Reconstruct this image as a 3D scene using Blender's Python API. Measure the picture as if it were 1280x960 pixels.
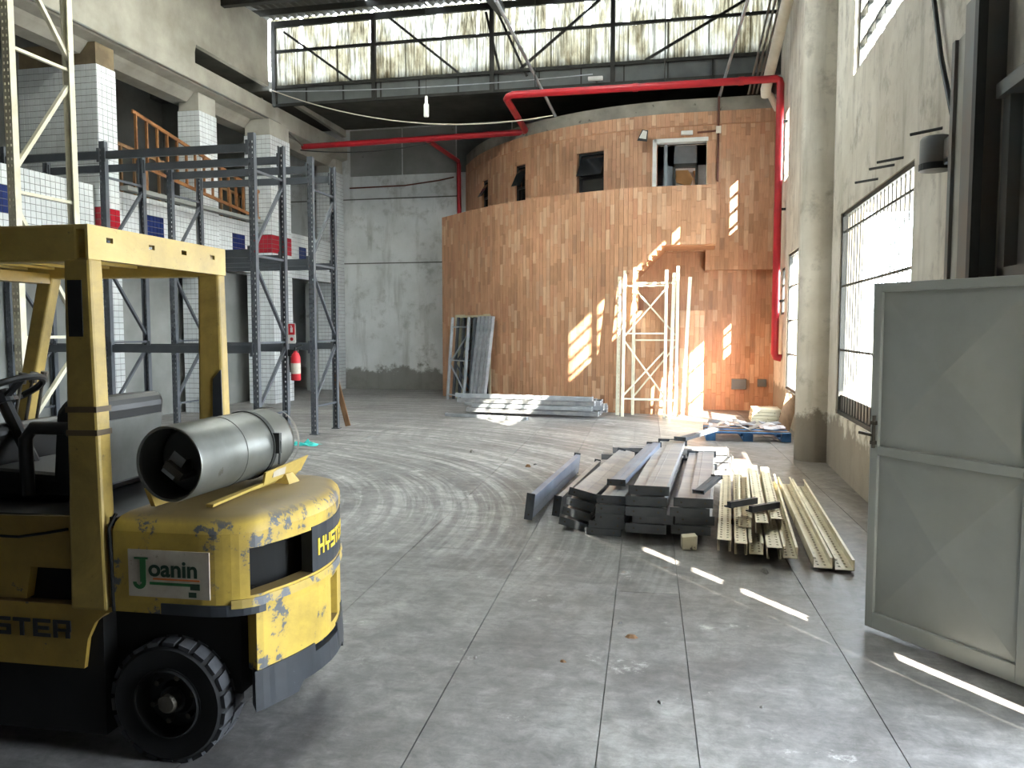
import bpy, math, random
from mathutils import Vector, Matrix
for o in list(bpy.data.objects): bpy.data.objects.remove(o)
SC = bpy.context.scene
COL = SC.collection
RND = random.Random(7)

# ------------------------------------------------------------ camera
cam_d = bpy.data.cameras.new('camera'); cam = bpy.data.objects.new('camera', cam_d); COL.objects.link(cam)
cam_d.sensor_fit = 'HORIZONTAL'; cam_d.sensor_width = 36.0; cam_d.lens = 36.0 * 1000.0 / 1280.0
cam_d.clip_start = 0.05; cam_d.clip_end = 300
_yc = Vector((0.220, 0.069, -1.0)).normalized(); _zc = Vector((0, 1, 0.069)).normalized(); _xc = _yc.cross(_zc)
cam.matrix_world = Matrix((_xc, _yc, _zc)).to_4x4()
cam.location = (0, 0, 1.7)
SC.camera = cam

# ------------------------------------------------------------ sky, sun, exposure
SC.view_settings.view_transform = 'Standard'; SC.view_settings.look = 'None'; SC.view_settings.gamma = 1.0
SC.view_settings.use_curve_mapping = False
SC.view_settings.exposure = 5.1
W = bpy.data.worlds.new('sky'); SC.world = W; W.use_nodes = True
bg = W.node_tree.nodes['Background']; bg.inputs[0].default_value = (0.80, 0.90, 1.0, 1); bg.inputs[1].default_value = 1.0
SUN_DIR = Vector((-0.78, 1.0, -0.73)).normalized()
sd = bpy.data.lights.new('sun', 'SUN'); sd.energy = 2.6; sd.angle = math.radians(0.53); sd.color = (1.0, 0.93, 0.80)
sun = bpy.data.objects.new('sun', sd); COL.objects.link(sun)
sun.rotation_euler = SUN_DIR.to_track_quat('-Z', 'Y').to_euler(); sun.location = (12, -12, 12)
def portal(name, loc, direction, sx, sy):
    d = bpy.data.lights.new(name, 'AREA'); d.shape = 'RECTANGLE'; d.size = sx; d.size_y = sy; d.cycles.is_portal = True
    o = bpy.data.objects.new(name, d); COL.objects.link(o); o.location = loc
    o.rotation_euler = Vector(direction).to_track_quat('-Z', 'Z').to_euler()
portal('sky_portal', (2.06, 2.75, 1.5), (-1, 0, 0), 1.2, 3.1)
portal('sky_portal', (2.06, 8.57, 1.87), (-1, 0, 0), 3.2, 2.4)
portal('sky_portal', (2.06, 13.95, 1.83), (-1, 0, 0), 2.6, 2.4)
portal('sky_portal', (2.06, 8.4, 5.12), (-1, 0, 0), 2.5, 1.3)
portal('sky_portal', (2.06, 12.3, 5.12), (-1, 0, 0), 2.8, 1.3)

# ------------------------------------------------------------ materials
def rgb(h):
    h = h.lstrip('#'); c = [int(h[i:i+2], 16) / 255 for i in (0, 2, 4)]
    return tuple(x / 12.92 if x <= 0.04045 else ((x + 0.055) / 1.055) ** 2.4 for x in c)
MATS = {}
def new_mat(name):
    m = bpy.data.materials.new(name); m.use_nodes = True
    MATS[name] = m
    return m, m.node_tree.nodes, m.node_tree.links, m.node_tree.nodes['Principled BSDF']
def ramp(N, stops, interp='LINEAR'):
    r = N.new('ShaderNodeValToRGB'); e = r.color_ramp.elements; r.color_ramp.interpolation = interp
    while len(e) < len(stops): e.new(0.5)
    for i, (p, c) in enumerate(stops):
        e[i].position = p; e[i].color = (c[0], c[1], c[2], 1) if hasattr(c, '__len__') else (c, c, c, 1)
    return r
def noise(N, L, vec, scale, detail=6, rough=0.6, dist=0.0):
    n = N.new('ShaderNodeTexNoise'); n.inputs['Scale'].default_value = scale; n.inputs['Detail'].default_value = detail
    n.inputs['Roughness'].default_value = rough; n.inputs['Distortion'].default_value = dist
    L.new(vec, n.inputs['Vector']); return n
def mixc(N, L, fac, a, b, mode='MIX'):
    m = N.new('ShaderNodeMix'); m.data_type = 'RGBA'; m.blend_type = mode
    for sock, v in ((m.inputs[0], fac), (m.inputs[6], a), (m.inputs[7], b)):
        if hasattr(v, 'links'): L.new(v, sock)
        elif hasattr(v, '__len__'): sock.default_value = (v[0], v[1], v[2], 1)
        else: sock.default_value = v
    return m.outputs[2]
def coords(N, L, scale=(1, 1, 1), kind='Object'):
    t = N.new('ShaderNodeTexCoord'); mp = N.new('ShaderNodeMapping'); mp.inputs['Scale'].default_value = scale
    L.new(t.outputs[kind], mp.inputs['Vector']); return mp.outputs['Vector']
def bump(N, L, b, h, strength=0.3, dist=0.01):
    n = N.new('ShaderNodeBump'); n.inputs['Strength'].default_value = strength; n.inputs['Distance'].default_value = dist
    L.new(h, n.inputs['Height']); L.new(n.outputs['Normal'], b.inputs['Normal'])
def mat(name, c1, c2=None, rough=0.6, metal=0.0, scale=3.0, stretch=(1, 1, 1), lo=0.35, hi=0.65, wear=None, wear_t=0.62, wear_s=9.0, bmp=0.0, spec=0.5, island=0.0, dirt=None, grime=0.0):
    m, N, L, b = new_mat(name)
    b.inputs['Roughness'].default_value = rough; b.inputs['Metallic'].default_value = metal
    b.inputs['Specular IOR Level'].default_value = spec
    c2 = c2 or tuple(x * 0.8 for x in c1)
    v = coords(N, L, stretch)
    n = noise(N, L, v, scale)
    r = ramp(N, [(lo, c1), (hi, c2)]); L.new(n.outputs['Fac'], r.inputs[0]); col = r.outputs[0]
    if wear:
        n2 = noise(N, L, v, wear_s, 10, 0.7); r2 = ramp(N, [(wear_t, 0.0), (wear_t + 0.03, 1.0)]); L.new(n2.outputs['Fac'], r2.inputs[0])
        col = mixc(N, L, r2.outputs[0], col, wear)
    if grime:
        n5 = noise(N, L, v, 1.6, 10, 0.75, 0.6); r5 = ramp(N, [(0.42, 0.0), (0.68, grime)]); L.new(n5.outputs['Fac'], r5.inputs[0]); col = mixc(N, L, r5.outputs[0], col, rgb('#3d3424'))
        n6 = noise(N, L, v, 22, 8, 0.8); r6 = ramp(N, [(0.60, 0.0), (0.70, 0.6)]); L.new(n6.outputs['Fac'], r6.inputs[0]); col = mixc(N, L, r6.outputs[0], col, rgb('#4a4032'))
    if dirt:
        g = N.new('ShaderNodeNewGeometry'); sx = N.new('ShaderNodeSeparateXYZ'); L.new(g.outputs['Normal'], sx.inputs[0])
        r3 = ramp(N, [(0.6, 0.0), (0.92, 0.95)]); L.new(sx.outputs['Z'], r3.inputs[0])
        col = mixc(N, L, r3.outputs[0], col, dirt)
    if island:
        g = N.new('ShaderNodeNewGeometry'); hsv = N.new('ShaderNodeHueSaturation')
        mr = N.new('ShaderNodeMapRange'); mr.inputs[3].default_value = 1 - island; mr.inputs[4].default_value = 1 + island
        L.new(g.outputs['Random Per Island'], mr.inputs[0]); L.new(mr.outputs[0], hsv.inputs['Value']); L.new(col, hsv.inputs['Color']); col = hsv.outputs[0]
    L.new(col, b.inputs['Base Color'])
    if bmp: bump(N, L, b, n.outputs['Fac'], bmp)
    return m
YEL = rgb('#c9a63a')
mat('yellow_paint', rgb('#b0903c'), rgb('#8d7332'), 0.5, 0, 2.5, wear=rgb('#4c4a45'), wear_t=0.63, wear_s=7, dirt=rgb('#8a7448'), grime=0.35)  # wear and grime, plus the side's shade as a darker yellow
mat('yellow_worn', rgb('#c8aa48'), rgb('#ab9044'), 0.5, 0, 3, wear=rgb('#5a5d61'), wear_t=0.555, wear_s=6, dirt=rgb('#7b6843'), grime=0.4)
mat('yellow_scraped', rgb('#c2a64a'), rgb('#a08a4c'), 0.5, 0, 4, wear=rgb('#62656a'), wear_t=0.49, wear_s=6)
mat('yellow_clean', rgb('#d0b666'), rgb('#bda04e'), 0.45, 0, 2.0, wear=rgb('#6b5a38'), wear_t=0.70, wear_s=8, grime=0.3)
mat('yellow_leg', rgb('#bb9f52'), rgb('#a08848'), 0.5, 0, 3.0, wear=rgb('#3c3128'), wear_t=0.66, wear_s=14, grime=0.5)
mat('black_paint', rgb('#24272b'), rgb('#33373c'), 0.45, 0, 4, wear=rgb('#9a9c9c'), wear_t=0.66, wear_s=8)
mat('black_plastic', rgb('#151515'), rgb('#1f1f1e'), 0.45)
mat('seat_vinyl', rgb('#131312'), rgb('#1d1d1b'), 0.45, 0, 5)
mat('void_black', (0.004, 0.004, 0.004), (0.006, 0.006, 0.006), 0.9)  # near-black for hollows and seams; the hollows' shade is in the colour
mat('rubber', rgb('#121213'), rgb('#1a1a1b'), 0.85, 0, 8)
mat('tread_rubber_lit', rgb('#46474a'), rgb('#303134'), 0.9, 0, 9)  # paler than the tyre: light on the tread is put into the colour
mat('steel_hub', rgb('#6a645a'), rgb('#4b463e'), 0.55, 0.6, 10)
mat('tank_metal', rgb('#7d7e7a'), rgb('#65665f'), 0.42, 0.55, 3, (1, 1, 1), wear=rgb('#5d5a50'), wear_t=0.64, wear_s=9)
mat('tape_brown', rgb('#4a3d2a'), rgb('#6a583a'), 0.6)
mat('decal_white', rgb('#c9c3b2'), rgb('#b0a190'), 0.6, 0, 6, wear=rgb('#8f7a5c'), wear_t=0.62, grime=0.15)
mat('decal_green', rgb('#1f6b35'), rgb('#27592f'), 0.6)
mat('decal_dark_green', rgb('#24402c'), rgb('#1d3324'), 0.6)
mat('decal_orange', rgb('#d9773c'), rgb('#c8682f'), 0.6)
mat('letter_black', rgb('#17171a'), rgb('#232326'), 0.6, 0, 8, wear=rgb('#b8942f'), wear_t=0.7, wear_s=20)
mat('letter_yellow', rgb('#e2c23c'), rgb('#c9a834'), 0.6, 0, 8, wear=rgb('#3a3a38'), wear_t=0.64, wear_s=24)
mat('rack_grey', rgb('#5d6167'), rgb('#4d5157'), 0.5, 0.15, 2.5, wear=rgb('#85817a'), wear_t=0.72, wear_s=10)
mat('rack_beam_grey', rgb('#4f5358'), rgb('#43474c'), 0.5, 0.15, 2.5, wear=rgb('#7d7a74'), wear_t=0.73, wear_s=10)
mat('rack_cream', rgb('#d8d3bd'), rgb('#c5bfa6'), 0.55, 0, 4, wear=rgb('#6b5f4c'), wear_t=0.68, wear_s=10)
mat('pile_grey', rgb('#a09f9d'), rgb('#84858a'), 0.42, 0.35, 2.5, (3, 0.6, 3), wear=rgb('#5d564d'), wear_t=0.64, wear_s=6)
mat('pile_dark', rgb('#5b5f63'), rgb('#474b50'), 0.45, 0.2, 4)
mat('pile_blue', rgb('#7f8796'), rgb('#6a7280'), 0.4, 0.3, 3)
mat('pile_cream', rgb('#cfc6ab'), rgb('#b0a68a'), 0.5, 0.05, 3, wear=rgb('#5b5145'), wear_t=0.60, wear_s=7)
mat('galv', rgb('#bcc0c4'), rgb('#a0a5aa'), 0.4, 0.5, 5)
mat('red_pipe', rgb('#b3202a'), rgb('#9a1a24'), 0.4, 0, 3)
mat('red_sign', rgb('#c8202c'), rgb('#b81c28'), 0.5)
mat('white_paint', rgb('#d9d9d4'), rgb('#c8c8c2'), 0.5)
mat('pvc_white', rgb('#e3dccb'), rgb('#d0c8b4'), 0.5)
mat('dark_steel', rgb('#2e302e'), rgb('#3a3b38'), 0.6, 0.3, 4)
mat('truss_steel', rgb('#3a3a36'), rgb('#2c2c29'), 0.7, 0.2, 4)
mat('roof_sheet', rgb('#4c4a42'), rgb('#383730'), 0.8, 0, 2)
mat('fascia_grey', rgb('#6a6e6d'), rgb('#5a5e5d'), 0.7, 0, 2)
mat('door_grey', rgb('#a9aca6'), rgb('#9a9d97'), 0.33, 0.15, 1.5, wear=rgb('#5c5a52'), wear_t=0.74, wear_s=8)
mat('gate_steel', rgb('#6b706e'), rgb('#73685d'), 0.55, 0.1, 2)
mat('wood_orange', rgb('#8f6138'), rgb('#6b4426'), 0.6, 0, 4)
mat('wood_plank', rgb('#8a6a4a'), rgb('#735539'), 0.7, 0, 4, (6, 6, 0.5))
mat('pallet_blue', rgb('#3f74a8'), rgb('#2c5580'), 0.7, 0, 4, wear=rgb('#7f7a70'), wear_t=0.62)
mat('scrap_grey', rgb('#77736c'), rgb('#4b4a4a'), 0.6, 0, 5)
mat('teal_plastic', rgb('#4fc4bd'), rgb('#2fa69f'), 0.35)
mat('conduit_brown', rgb('#6b3a2a'), rgb('#54301f'), 0.6)
mat('tile_white', rgb('#d5d8d9'), rgb('#bfc3c4'), 0.25, 0, 1.3, island=0.04)
mat('tile_red', rgb('#a52230'), rgb('#8f1c28'), 0.25, 0, 2, island=0.10)
mat('tile_blue', rgb('#1f2f63'), rgb('#182650'), 0.25, 0, 2, island=0.10)
mat('grout', rgb('#6d6d68'), rgb('#5b5b56'), 0.9)
mat('plaster_grey', rgb('#8c8d8a'), rgb('#757773'), 0.85, 0, 0.8, wear=rgb('#5f605c'), wear_t=0.66, wear_s=2.0)
mat('plaster_dark', rgb('#6a6a66'), rgb('#55554f'), 0.9, 0, 0.8)
mat('wall_dark', rgb('#4a4a48'), rgb('#3d3d3b'), 0.9)
mat('concrete_beam', rgb('#a9a59a'), rgb('#8b877c'), 0.85, 0, 1.2, wear=rgb('#6b665a'), wear_t=0.68, wear_s=3)
mat('coping', rgb('#8f8b80'), rgb('#77736a'), 0.9, 0, 2.5, wear=rgb('#56524a'), wear_t=0.60, wear_s=4)
mat('brown_band', rgb('#7a6a50'), rgb('#5f523e'), 0.85)
mat('interior_grey', rgb('#8b9296'), rgb('#7b8286'), 0.7)
mat('poster_white', rgb('#e4ddd6'), rgb('#d9d2cc'), 0.6)
mat('cardboard', rgb('#b88a55'), rgb('#a37746'), 0.7)
mat('clad_body', rgb('#b98762'), rgb('#a67552'), 0.7, 0, 2)
mat('frame_cream', rgb('#c6bfa2'), rgb('#b3ab8e'), 0.6)
mat('pavement', rgb('#b5b2aa'), rgb('#a5a29a'), 0.9)
mat('render_white', rgb('#cfccc4'), rgb('#c0bdb4'), 0.9)
# glass for the drum windows
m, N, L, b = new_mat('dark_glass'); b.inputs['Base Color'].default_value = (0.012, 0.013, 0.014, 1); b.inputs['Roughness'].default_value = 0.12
m, N, L, b = new_mat('clear_glass')
tr = N.new('ShaderNodeBsdfTransparent'); tr.inputs[0].default_value = (0.93, 0.95, 0.95, 1)
gl = N.new('ShaderNodeBsdfGlossy'); gl.inputs['Roughness'].default_value = 0.05
mx = N.new('ShaderNodeMixShader'); mx.inputs[0].default_value = 0.06
L.new(tr.outputs[0], mx.inputs[1]); L.new(gl.outputs[0], mx.inputs[2]); L.new(mx.outputs[0], N['Material Output'].inputs[0])
# terracotta wood-look cladding strips, each strip its own tone
m, N, L, b = new_mat('cladding'); b.inputs['Roughness'].default_value = 0.55
g = N.new('ShaderNodeNewGeometry')
r = ramp(N, [(0.0, rgb('#a57b5b')), (0.2, rgb('#b58765')), (0.45, rgb('#c0926f')), (0.65, rgb('#b38060')), (0.88, rgb('#cba584')), (1.0, rgb('#9d7357'))])
L.new(g.outputs['Random Per Island'], r.inputs[0])
v = coords(N, L, (9, 9, 0.9)); n = noise(N, L, v, 4, 5, 0.6)
r2 = ramp(N, [(0.3, 0.80), (0.7, 1.12)]); L.new(n.outputs['Fac'], r2.inputs[0])
v2 = coords(N, L); n2 = noise(N, L, v2, 0.6, 3)
r3 = ramp(N, [(0.35, 0.86), (0.65, 1.08)]); L.new(n2.outputs['Fac'], r3.inputs[0])
c = mixc(N, L, 1.0, r.outputs[0], r2.outputs[0], 'MULTIPLY'); c = mixc(N, L, 1.0, c, r3.outputs[0], 'MULTIPLY')
L.new(c, b.inputs['Base Color'])
# corrugated translucent sheets of the clerestory, stained by age
m, N, L, b = new_mat('fibreglass')
v = coords(N, L, (1, 1, 0.45)); n = noise(N, L, v, 2.2, 8, 0.7); n2 = noise(N, L, coords(N, L, (14, 14, 0.7)), 1.5, 4, 0.6)
r = ramp(N, [(0.34, rgb('#40392a')), (0.46, rgb('#615c4c')), (0.62, rgb('#7d7c74'))]); L.new(n.outputs['Fac'], r.inputs[0])
r2 = ramp(N, [(0.36, rgb('#3a3424')), (0.56, rgb('#ffffff'))]); L.new(n2.outputs['Fac'], r2.inputs[0])
c = mixc(N, L, 0.75, r.outputs[0], r2.outputs[0], 'MULTIPLY')
tl = N.new('ShaderNodeBsdfTranslucent'); L.new(c, tl.inputs[0]); df = N.new('ShaderNodeBsdfDiffuse'); L.new(c, df.inputs[0])
mx = N.new('ShaderNodeMixShader'); mx.inputs[0].default_value = 0.25
L.new(tl.outputs[0], mx.inputs[1]); L.new(df.outputs[0], mx.inputs[2]); L.new(mx.outputs[0], N['Material Output'].inputs[0])
# cleaner translucent sheets of unseen roof lights, added to brighten the hall
m, N, L, b = new_mat('added_roof_light'); tl = N.new('ShaderNodeBsdfTranslucent'); n = noise(N, L, coords(N, L), 1.5); r = ramp(N, [(0.3, rgb('#b8b8ae')), (0.7, rgb('#d8d8d0'))]); L.new(n.outputs['Fac'], r.inputs[0]); L.new(r.outputs[0], tl.inputs[0]); L.new(tl.outputs[0], N['Material Output'].inputs[0])
# old plaster of the right and back walls: beige, grime, damp foot
def plaster(name, a, bcol, grime, foot):
    m, N, L, b = new_mat(name); b.inputs['Roughness'].default_value = 0.9
    v = coords(N, L); n = noise(N, L, v, 0.9, 8, 0.62); n2 = noise(N, L, v, 2.6, 10, 0.7); n3 = noise(N, L, coords(N, L, (2.5, 2.5, 0.35)), 1.6, 6, 0.6)
    r = ramp(N, [(0.36, a), (0.64, bcol)]); L.new(n.outputs['Fac'], r.inputs[0])
    r2 = ramp(N, [(0.53, 0.0), (0.70, 0.75)]); L.new(n2.outputs['Fac'], r2.inputs[0]); c = mixc(N, L, r2.outputs[0], r.outputs[0], grime)
    r4 = ramp(N, [(0.52, 0.0), (0.72, 0.6)]); L.new(n3.outputs['Fac'], r4.inputs[0]); c = mixc(N, L, r4.outputs[0], c, grime)
    sx = N.new('ShaderNodeSeparateXYZ'); L.new(v, sx.inputs[0])
    ad = N.new('ShaderNodeMath'); ad.operation = 'MULTIPLY_ADD'; L.new(n2.outputs['Fac'], ad.inputs[0]); ad.inputs[1].default_value = -1.1; L.new(sx.outputs['Z'], ad.inputs[2])
    r5 = ramp(N, [(0.0, 0.85), (0.12, 0.0)]); L.new(ad.outputs[0], r5.inputs[0]); c = mixc(N, L, r5.outputs[0], c, foot)
    L.new(c, b.inputs['Base Color']); bump(N, L, b, n2.outputs['Fac'], 0.25, 0.02)
plaster('plaster_beige', rgb('#cfc8ba'), rgb('#b3aa99'), rgb('#82786a'), rgb('#6f6556'))
plaster('plaster_back', rgb('#d6d8d8'), rgb('#c2c5c4'), rgb('#92948f'), rgb('#6f6d66'))
# floor: power-floated concrete, scuffed, with turning tyre tracks, grey blotches and rust spots
m, N, L, b = new_mat('floor_concrete')
v = coords(N, L, kind='Generated') ; 
t = N.new('ShaderNodeNewGeometry'); pos = t.outputs['Position']
n = noise(N, L, pos, 0.55, 8, 0.62); n2 = noise(N, L, pos, 3.0, 10, 0.72)
r = ramp(N, [(0.28, rgb('#5c5957')), (0.5, rgb('#7e7c7a')), (0.72, rgb('#9d9a96'))]); L.new(n.outputs['Fac'], r.inputs[0])
r2 = ramp(N, [(0.38, 0.55), (0.62, 1.18)]); L.new(n2.outputs['Fac'], r2.inputs[0])
c = mixc(N, L, 0.9, r.outputs[0], r2.outputs[0], 'MULTIPLY')
def rings(cx, cy, y0, y1, c, dark, amt):
    sub = N.new('ShaderNodeVectorMath'); sub.operation = 'SUBTRACT'; L.new(pos, sub.inputs[0]); sub.inputs[1].default_value = (cx, cy, 0)
    ln = N.new('ShaderNodeVectorMath'); ln.operation = 'LENGTH'; L.new(sub.outputs[0], ln.inputs[0])
    sp = N.new('ShaderNodeSeparateXYZ'); L.new(sub.outputs[0], sp.inputs[0])
    at = N.new('ShaderNodeMath'); at.operation = 'ARCTAN2'; L.new(sp.outputs[1], at.inputs[0]); L.new(sp.outputs[0], at.inputs[1])
    cm = N.new('ShaderNodeCombineXYZ'); L.new(ln.outputs['Value'], cm.inputs[0]); L.new(at.outputs[0], cm.inputs[1])
    mp = N.new('ShaderNodeMapping'); mp.inputs['Scale'].default_value = (5.0, 1.0, 1); L.new(cm.outputs[0], mp.inputs['Vector'])
    nn = noise(N, L, mp.outputs[0], 1.6, 6, 0.65, 0.3); rr = ramp(N, [(0.47, 0.0), (0.60, amt)]); L.new(nn.outputs['Fac'], rr.inputs[0])
    ps = N.new('ShaderNodeSeparateXYZ'); L.new(pos, ps.inputs[0])
    mr = N.new('ShaderNodeMapRange'); mr.inputs[1].default_value = y0; mr.inputs[2].default_value = y1; L.new(ps.outputs[1], mr.inputs[0])
    ml = N.new('ShaderNodeMath'); ml.operation = 'MULTIPLY'; L.new(rr.outputs[0], ml.inputs[0]); L.new(mr.outputs[0], ml.inputs[1])
    return mixc(N, L, ml.outputs[0], c, dark)
c = rings(-6.5, 6.0, 4.5, 7.0, c, rgb('#bfbdba'), 0.5)
c = rings(-1.0, 13.0, 4.0, 6.0, c, rgb('#73716e'), 0.5)
n4 = noise(N, L, pos, 1.7, 12, 0.78); r4 = ramp(N, [(0.60, 0.0), (0.68, 0.75)]); L.new(n4.outputs['Fac'], r4.inputs[0]); c = mixc(N, L, r4.outputs[0], c, rgb('#cfcdc9'))
n5 = noise(N, L, pos, 5.5, 2, 0.4); r5 = ramp(N, [(0.75, 0.0), (0.80, 0.45)]); L.new(n5.outputs['Fac'], r5.inputs[0]); c = mixc(N, L, r5.outputs[0], c, rgb('#8a5a35'))
sm = N.new('ShaderNodeMapping'); sm.inputs['Scale'].default_value = (0.7, 5.0, 1); sm.inputs['Rotation'].default_value = (0, 0, 0.12); L.new(pos, sm.inputs['Vector'])
n6 = noise(N, L, sm.outputs[0], 1.8, 12, 0.82, 1.2); r6 = ramp(N, [(0.36, 0.72), (0.60, 1.10)]); L.new(n6.outputs['Fac'], r6.inputs[0]); c = mixc(N, L, 0.75, c, r6.outputs[0], 'MULTIPLY')
ps = N.new('ShaderNodeSeparateXYZ'); L.new(pos, ps.inputs[0])
n7 = noise(N, L, pos, 0.9, 8, 0.7); ma = N.new('ShaderNodeMath'); ma.operation = 'MULTIPLY_ADD'; L.new(n7.outputs['Fac'], ma.inputs[0]); ma.inputs[1].default_value = 2.2; L.new(ps.outputs[0], ma.inputs[2])
r7 = ramp(N, [(0.0, 0.0), (1.0, 0.7)]); mr = N.new('ShaderNodeMapRange'); mr.inputs[1].default_value = 0.4; mr.inputs[2].default_value = 2.4; L.new(ma.outputs[0], mr.inputs[0]); L.new(mr.outputs[0], r7.inputs[0])
my = N.new('ShaderNodeMapRange'); my.inputs[1].default_value = 4.6; my.inputs[2].default_value = 6.2; L.new(ps.outputs[1], my.inputs[0])
mm_ = N.new('ShaderNodeMath'); mm_.operation = 'MULTIPLY'; L.new(r7.outputs[0], mm_.inputs[0]); L.new(my.outputs[0], mm_.inputs[1])
c = mixc(N, L, mm_.outputs[0], c, rgb('#5d5245'))
n9 = noise(N, L, pos, 9.0, 12, 0.8, 0.5); r9 = ramp(N, [(0.38, 0.62), (0.62, 1.25)]); L.new(n9.outputs['Fac'], r9.inputs[0]); c = mixc(N, L, 0.8, c, r9.outputs[0], 'MULTIPLY')
n8 = noise(N, L, pos, 1.1, 12, 0.8, 0.8); r8 = ramp(N, [(0.54, 0.0), (0.66, 0.55)]); L.new(n8.outputs['Fac'], r8.inputs[0]); c = mixc(N, L, r8.outputs[0], c, rgb('#57534e'))
L.new(c, b.inputs['Base Color'])
rr = ramp(N, [(0.3, 0.38), (0.7, 0.62)]); L.new(n2.outputs['Fac'], rr.inputs[0]); L.new(rr.outputs[0], b.inputs['Roughness'])
bump(N, L, b, n2.outputs['Fac'], 0.12, 0.01)

# ------------------------------------------------------------ mesh helpers
class MB:
    def __init__(s): s.v = []; s.f = []
    def add(s, vs, fs):
        k = len(s.v); s.v += [tuple(p) for p in vs]; s.f += [tuple(i + k for i in f) for f in fs]; return s
    def hexa(s, p):
        return s.add(p, [(0, 3, 2, 1), (4, 5, 6, 7), (0, 1, 5, 4), (1, 2, 6, 5), (2, 3, 7, 6), (3, 0, 4, 7)])
    def bx(s, x0, x1, y0, y1, z0, z1):
        return s.hexa([(x0, y0, z0), (x1, y0, z0), (x1, y1, z0), (x0, y1, z0), (x0, y0, z1), (x1, y0, z1), (x1, y1, z1), (x0, y1, z1)])
    def bar(s, p0, p1, w, h, up=(0, 0, 1)):
        p0 = Vector(p0); p1 = Vector(p1); d = (p1 - p0).normalized(); up = Vector(up)
        if abs(d.dot(up)) > 0.98: up = Vector((0, 1, 0))
        a = d.cross(up).normalized() * (w / 2); c = a.cross(d).normalized() * (h / 2)
        return s.hexa([p0 - a - c, p0 + a - c, p1 + a - c, p1 - a - c, p0 - a + c, p0 + a + c, p1 + a + c, p1 - a + c])
    def cyl(s, p0, p1, r0, r1=None, seg=16, cap=True):
        r1 = r0 if r1 is None else r1; p0 = Vector(p0); p1 = Vector(p1); d = (p1 - p0).normalized()
        a = d.orthogonal().normalized(); c = d.cross(a); vs = []
        for p, r in ((p0, r0), (p1, r1)):
            for i in range(seg):
                t = 2 * math.pi * i / seg; vs.append(p + (a * math.cos(t) + c * math.sin(t)) * r)
        fs = [(i, (i + 1) % seg, seg + (i + 1) % seg, seg + i) for i in range(seg)]
        if cap: fs += [tuple(range(seg - 1, -1, -1)), tuple(range(seg, 2 * seg))]
        return s.add(vs, fs)
    def tube(s, pts, r, seg=8, closed=False):
        pts = [Vector(p) for p in pts]; n = len(pts); vs = []; prev = None
        for i, p in enumerate(pts):
            q0 = pts[(i - 1) % n] if (i or closed) else p; q1 = pts[(i + 1) % n] if (i < n - 1 or closed) else p
            d = (q1 - q0).normalized()
            a = d.orthogonal().normalized() if prev is None else (prev - d * prev.dot(d)).normalized()
            prev = a; c = d.cross(a)
            for k in range(seg):
                t = 2 * math.pi * k / seg; vs.append(p + (a * math.cos(t) + c * math.sin(t)) * r)
        fs = []
        for i in range(n if closed else n - 1):
            j = (i + 1) % n
            for k in range(seg): fs.append((i * seg + k, i * seg + (k + 1) % seg, j * seg + (k + 1) % seg, j * seg + k))
        if not closed: fs += [tuple(range(seg - 1, -1, -1)), tuple(range((n - 1) * seg, n * seg))]
        return s.add(vs, fs)
    def prism(s, poly, ax, a, b):
        n = len(poly)
        def P(q, t): return {0: (t, q[0], q[1]), 1: (q[0], t, q[1]), 2: (q[0], q[1], t)}[ax]
        vs = [P(q, a) for q in poly] + [P(q, b) for q in poly]
        return s.add(vs, [tuple(range(n - 1, -1, -1)), tuple(range(n, 2 * n))] + [(i, (i + 1) % n, n + (i + 1) % n, n + i) for i in range(n)])
    def lathe(s, prof, o, d, seg=32):
        o = Vector(o); d = Vector(d).normalized(); a = d.orthogonal().normalized(); c = d.cross(a); vs = []
        for r, h in prof:
            for i in range(seg):
                t = 2 * math.pi * i / seg; vs.append(o + d * h + (a * math.cos(t) + c * math.sin(t)) * r)
        fs = [(j * seg + i, j * seg + (i + 1) % seg, (j + 1) * seg + (i + 1) % seg, (j + 1) * seg + i) for j in range(len(prof) - 1) for i in range(seg)]
        return s.add(vs, fs)
    def build(s, name, m, parent=None, smooth=False, bevel=0.0, kind=None):
        me = bpy.data.meshes.new(name); me.from_pydata(s.v, [], s.f); me.validate()
        import bmesh
        bm = bmesh.new(); bm.from_mesh(me); bmesh.ops.recalc_face_normals(bm, faces=bm.faces); bm.to_mesh(me); bm.free()
        me.materials.append(MATS[m])
        if smooth:
            me.polygons.foreach_set('use_smooth', [True] * len(me.polygons)); me.set_sharp_from_angle(angle=math.radians(38))
        o = bpy.data.objects.new(name, me); COL.objects.link(o)
        if parent: o.parent = parent
        if bevel:
            md = o.modifiers.new('bevel', 'BEVEL'); md.width = bevel; md.segments = 2; md.limit_method = 'ANGLE'
        if kind: o['kind'] = kind
        return o
def tag(o, label, cat, group=None):
    o['label'] = label; o['category'] = cat
    if group: o['group'] = group
    return o
def struct(o): o['kind'] = 'structure'; return o
def empty(name, loc=(0, 0, 0), rz=0.0):
    o = bpy.data.objects.new(name, None); o.empty_display_size = 0.2; COL.objects.link(o); o.location = loc; o.rotation_euler = (0, 0, rz); return o
def dup(o, parent=None, loc=None, rot=None):
    c = o.copy(); COL.objects.link(c); c.parent = parent
    if loc is not None: c.location = loc
    if rot is not None: c.rotation_euler = rot
    for ch in list(o.children): dup(ch, c)
    return c
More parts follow.
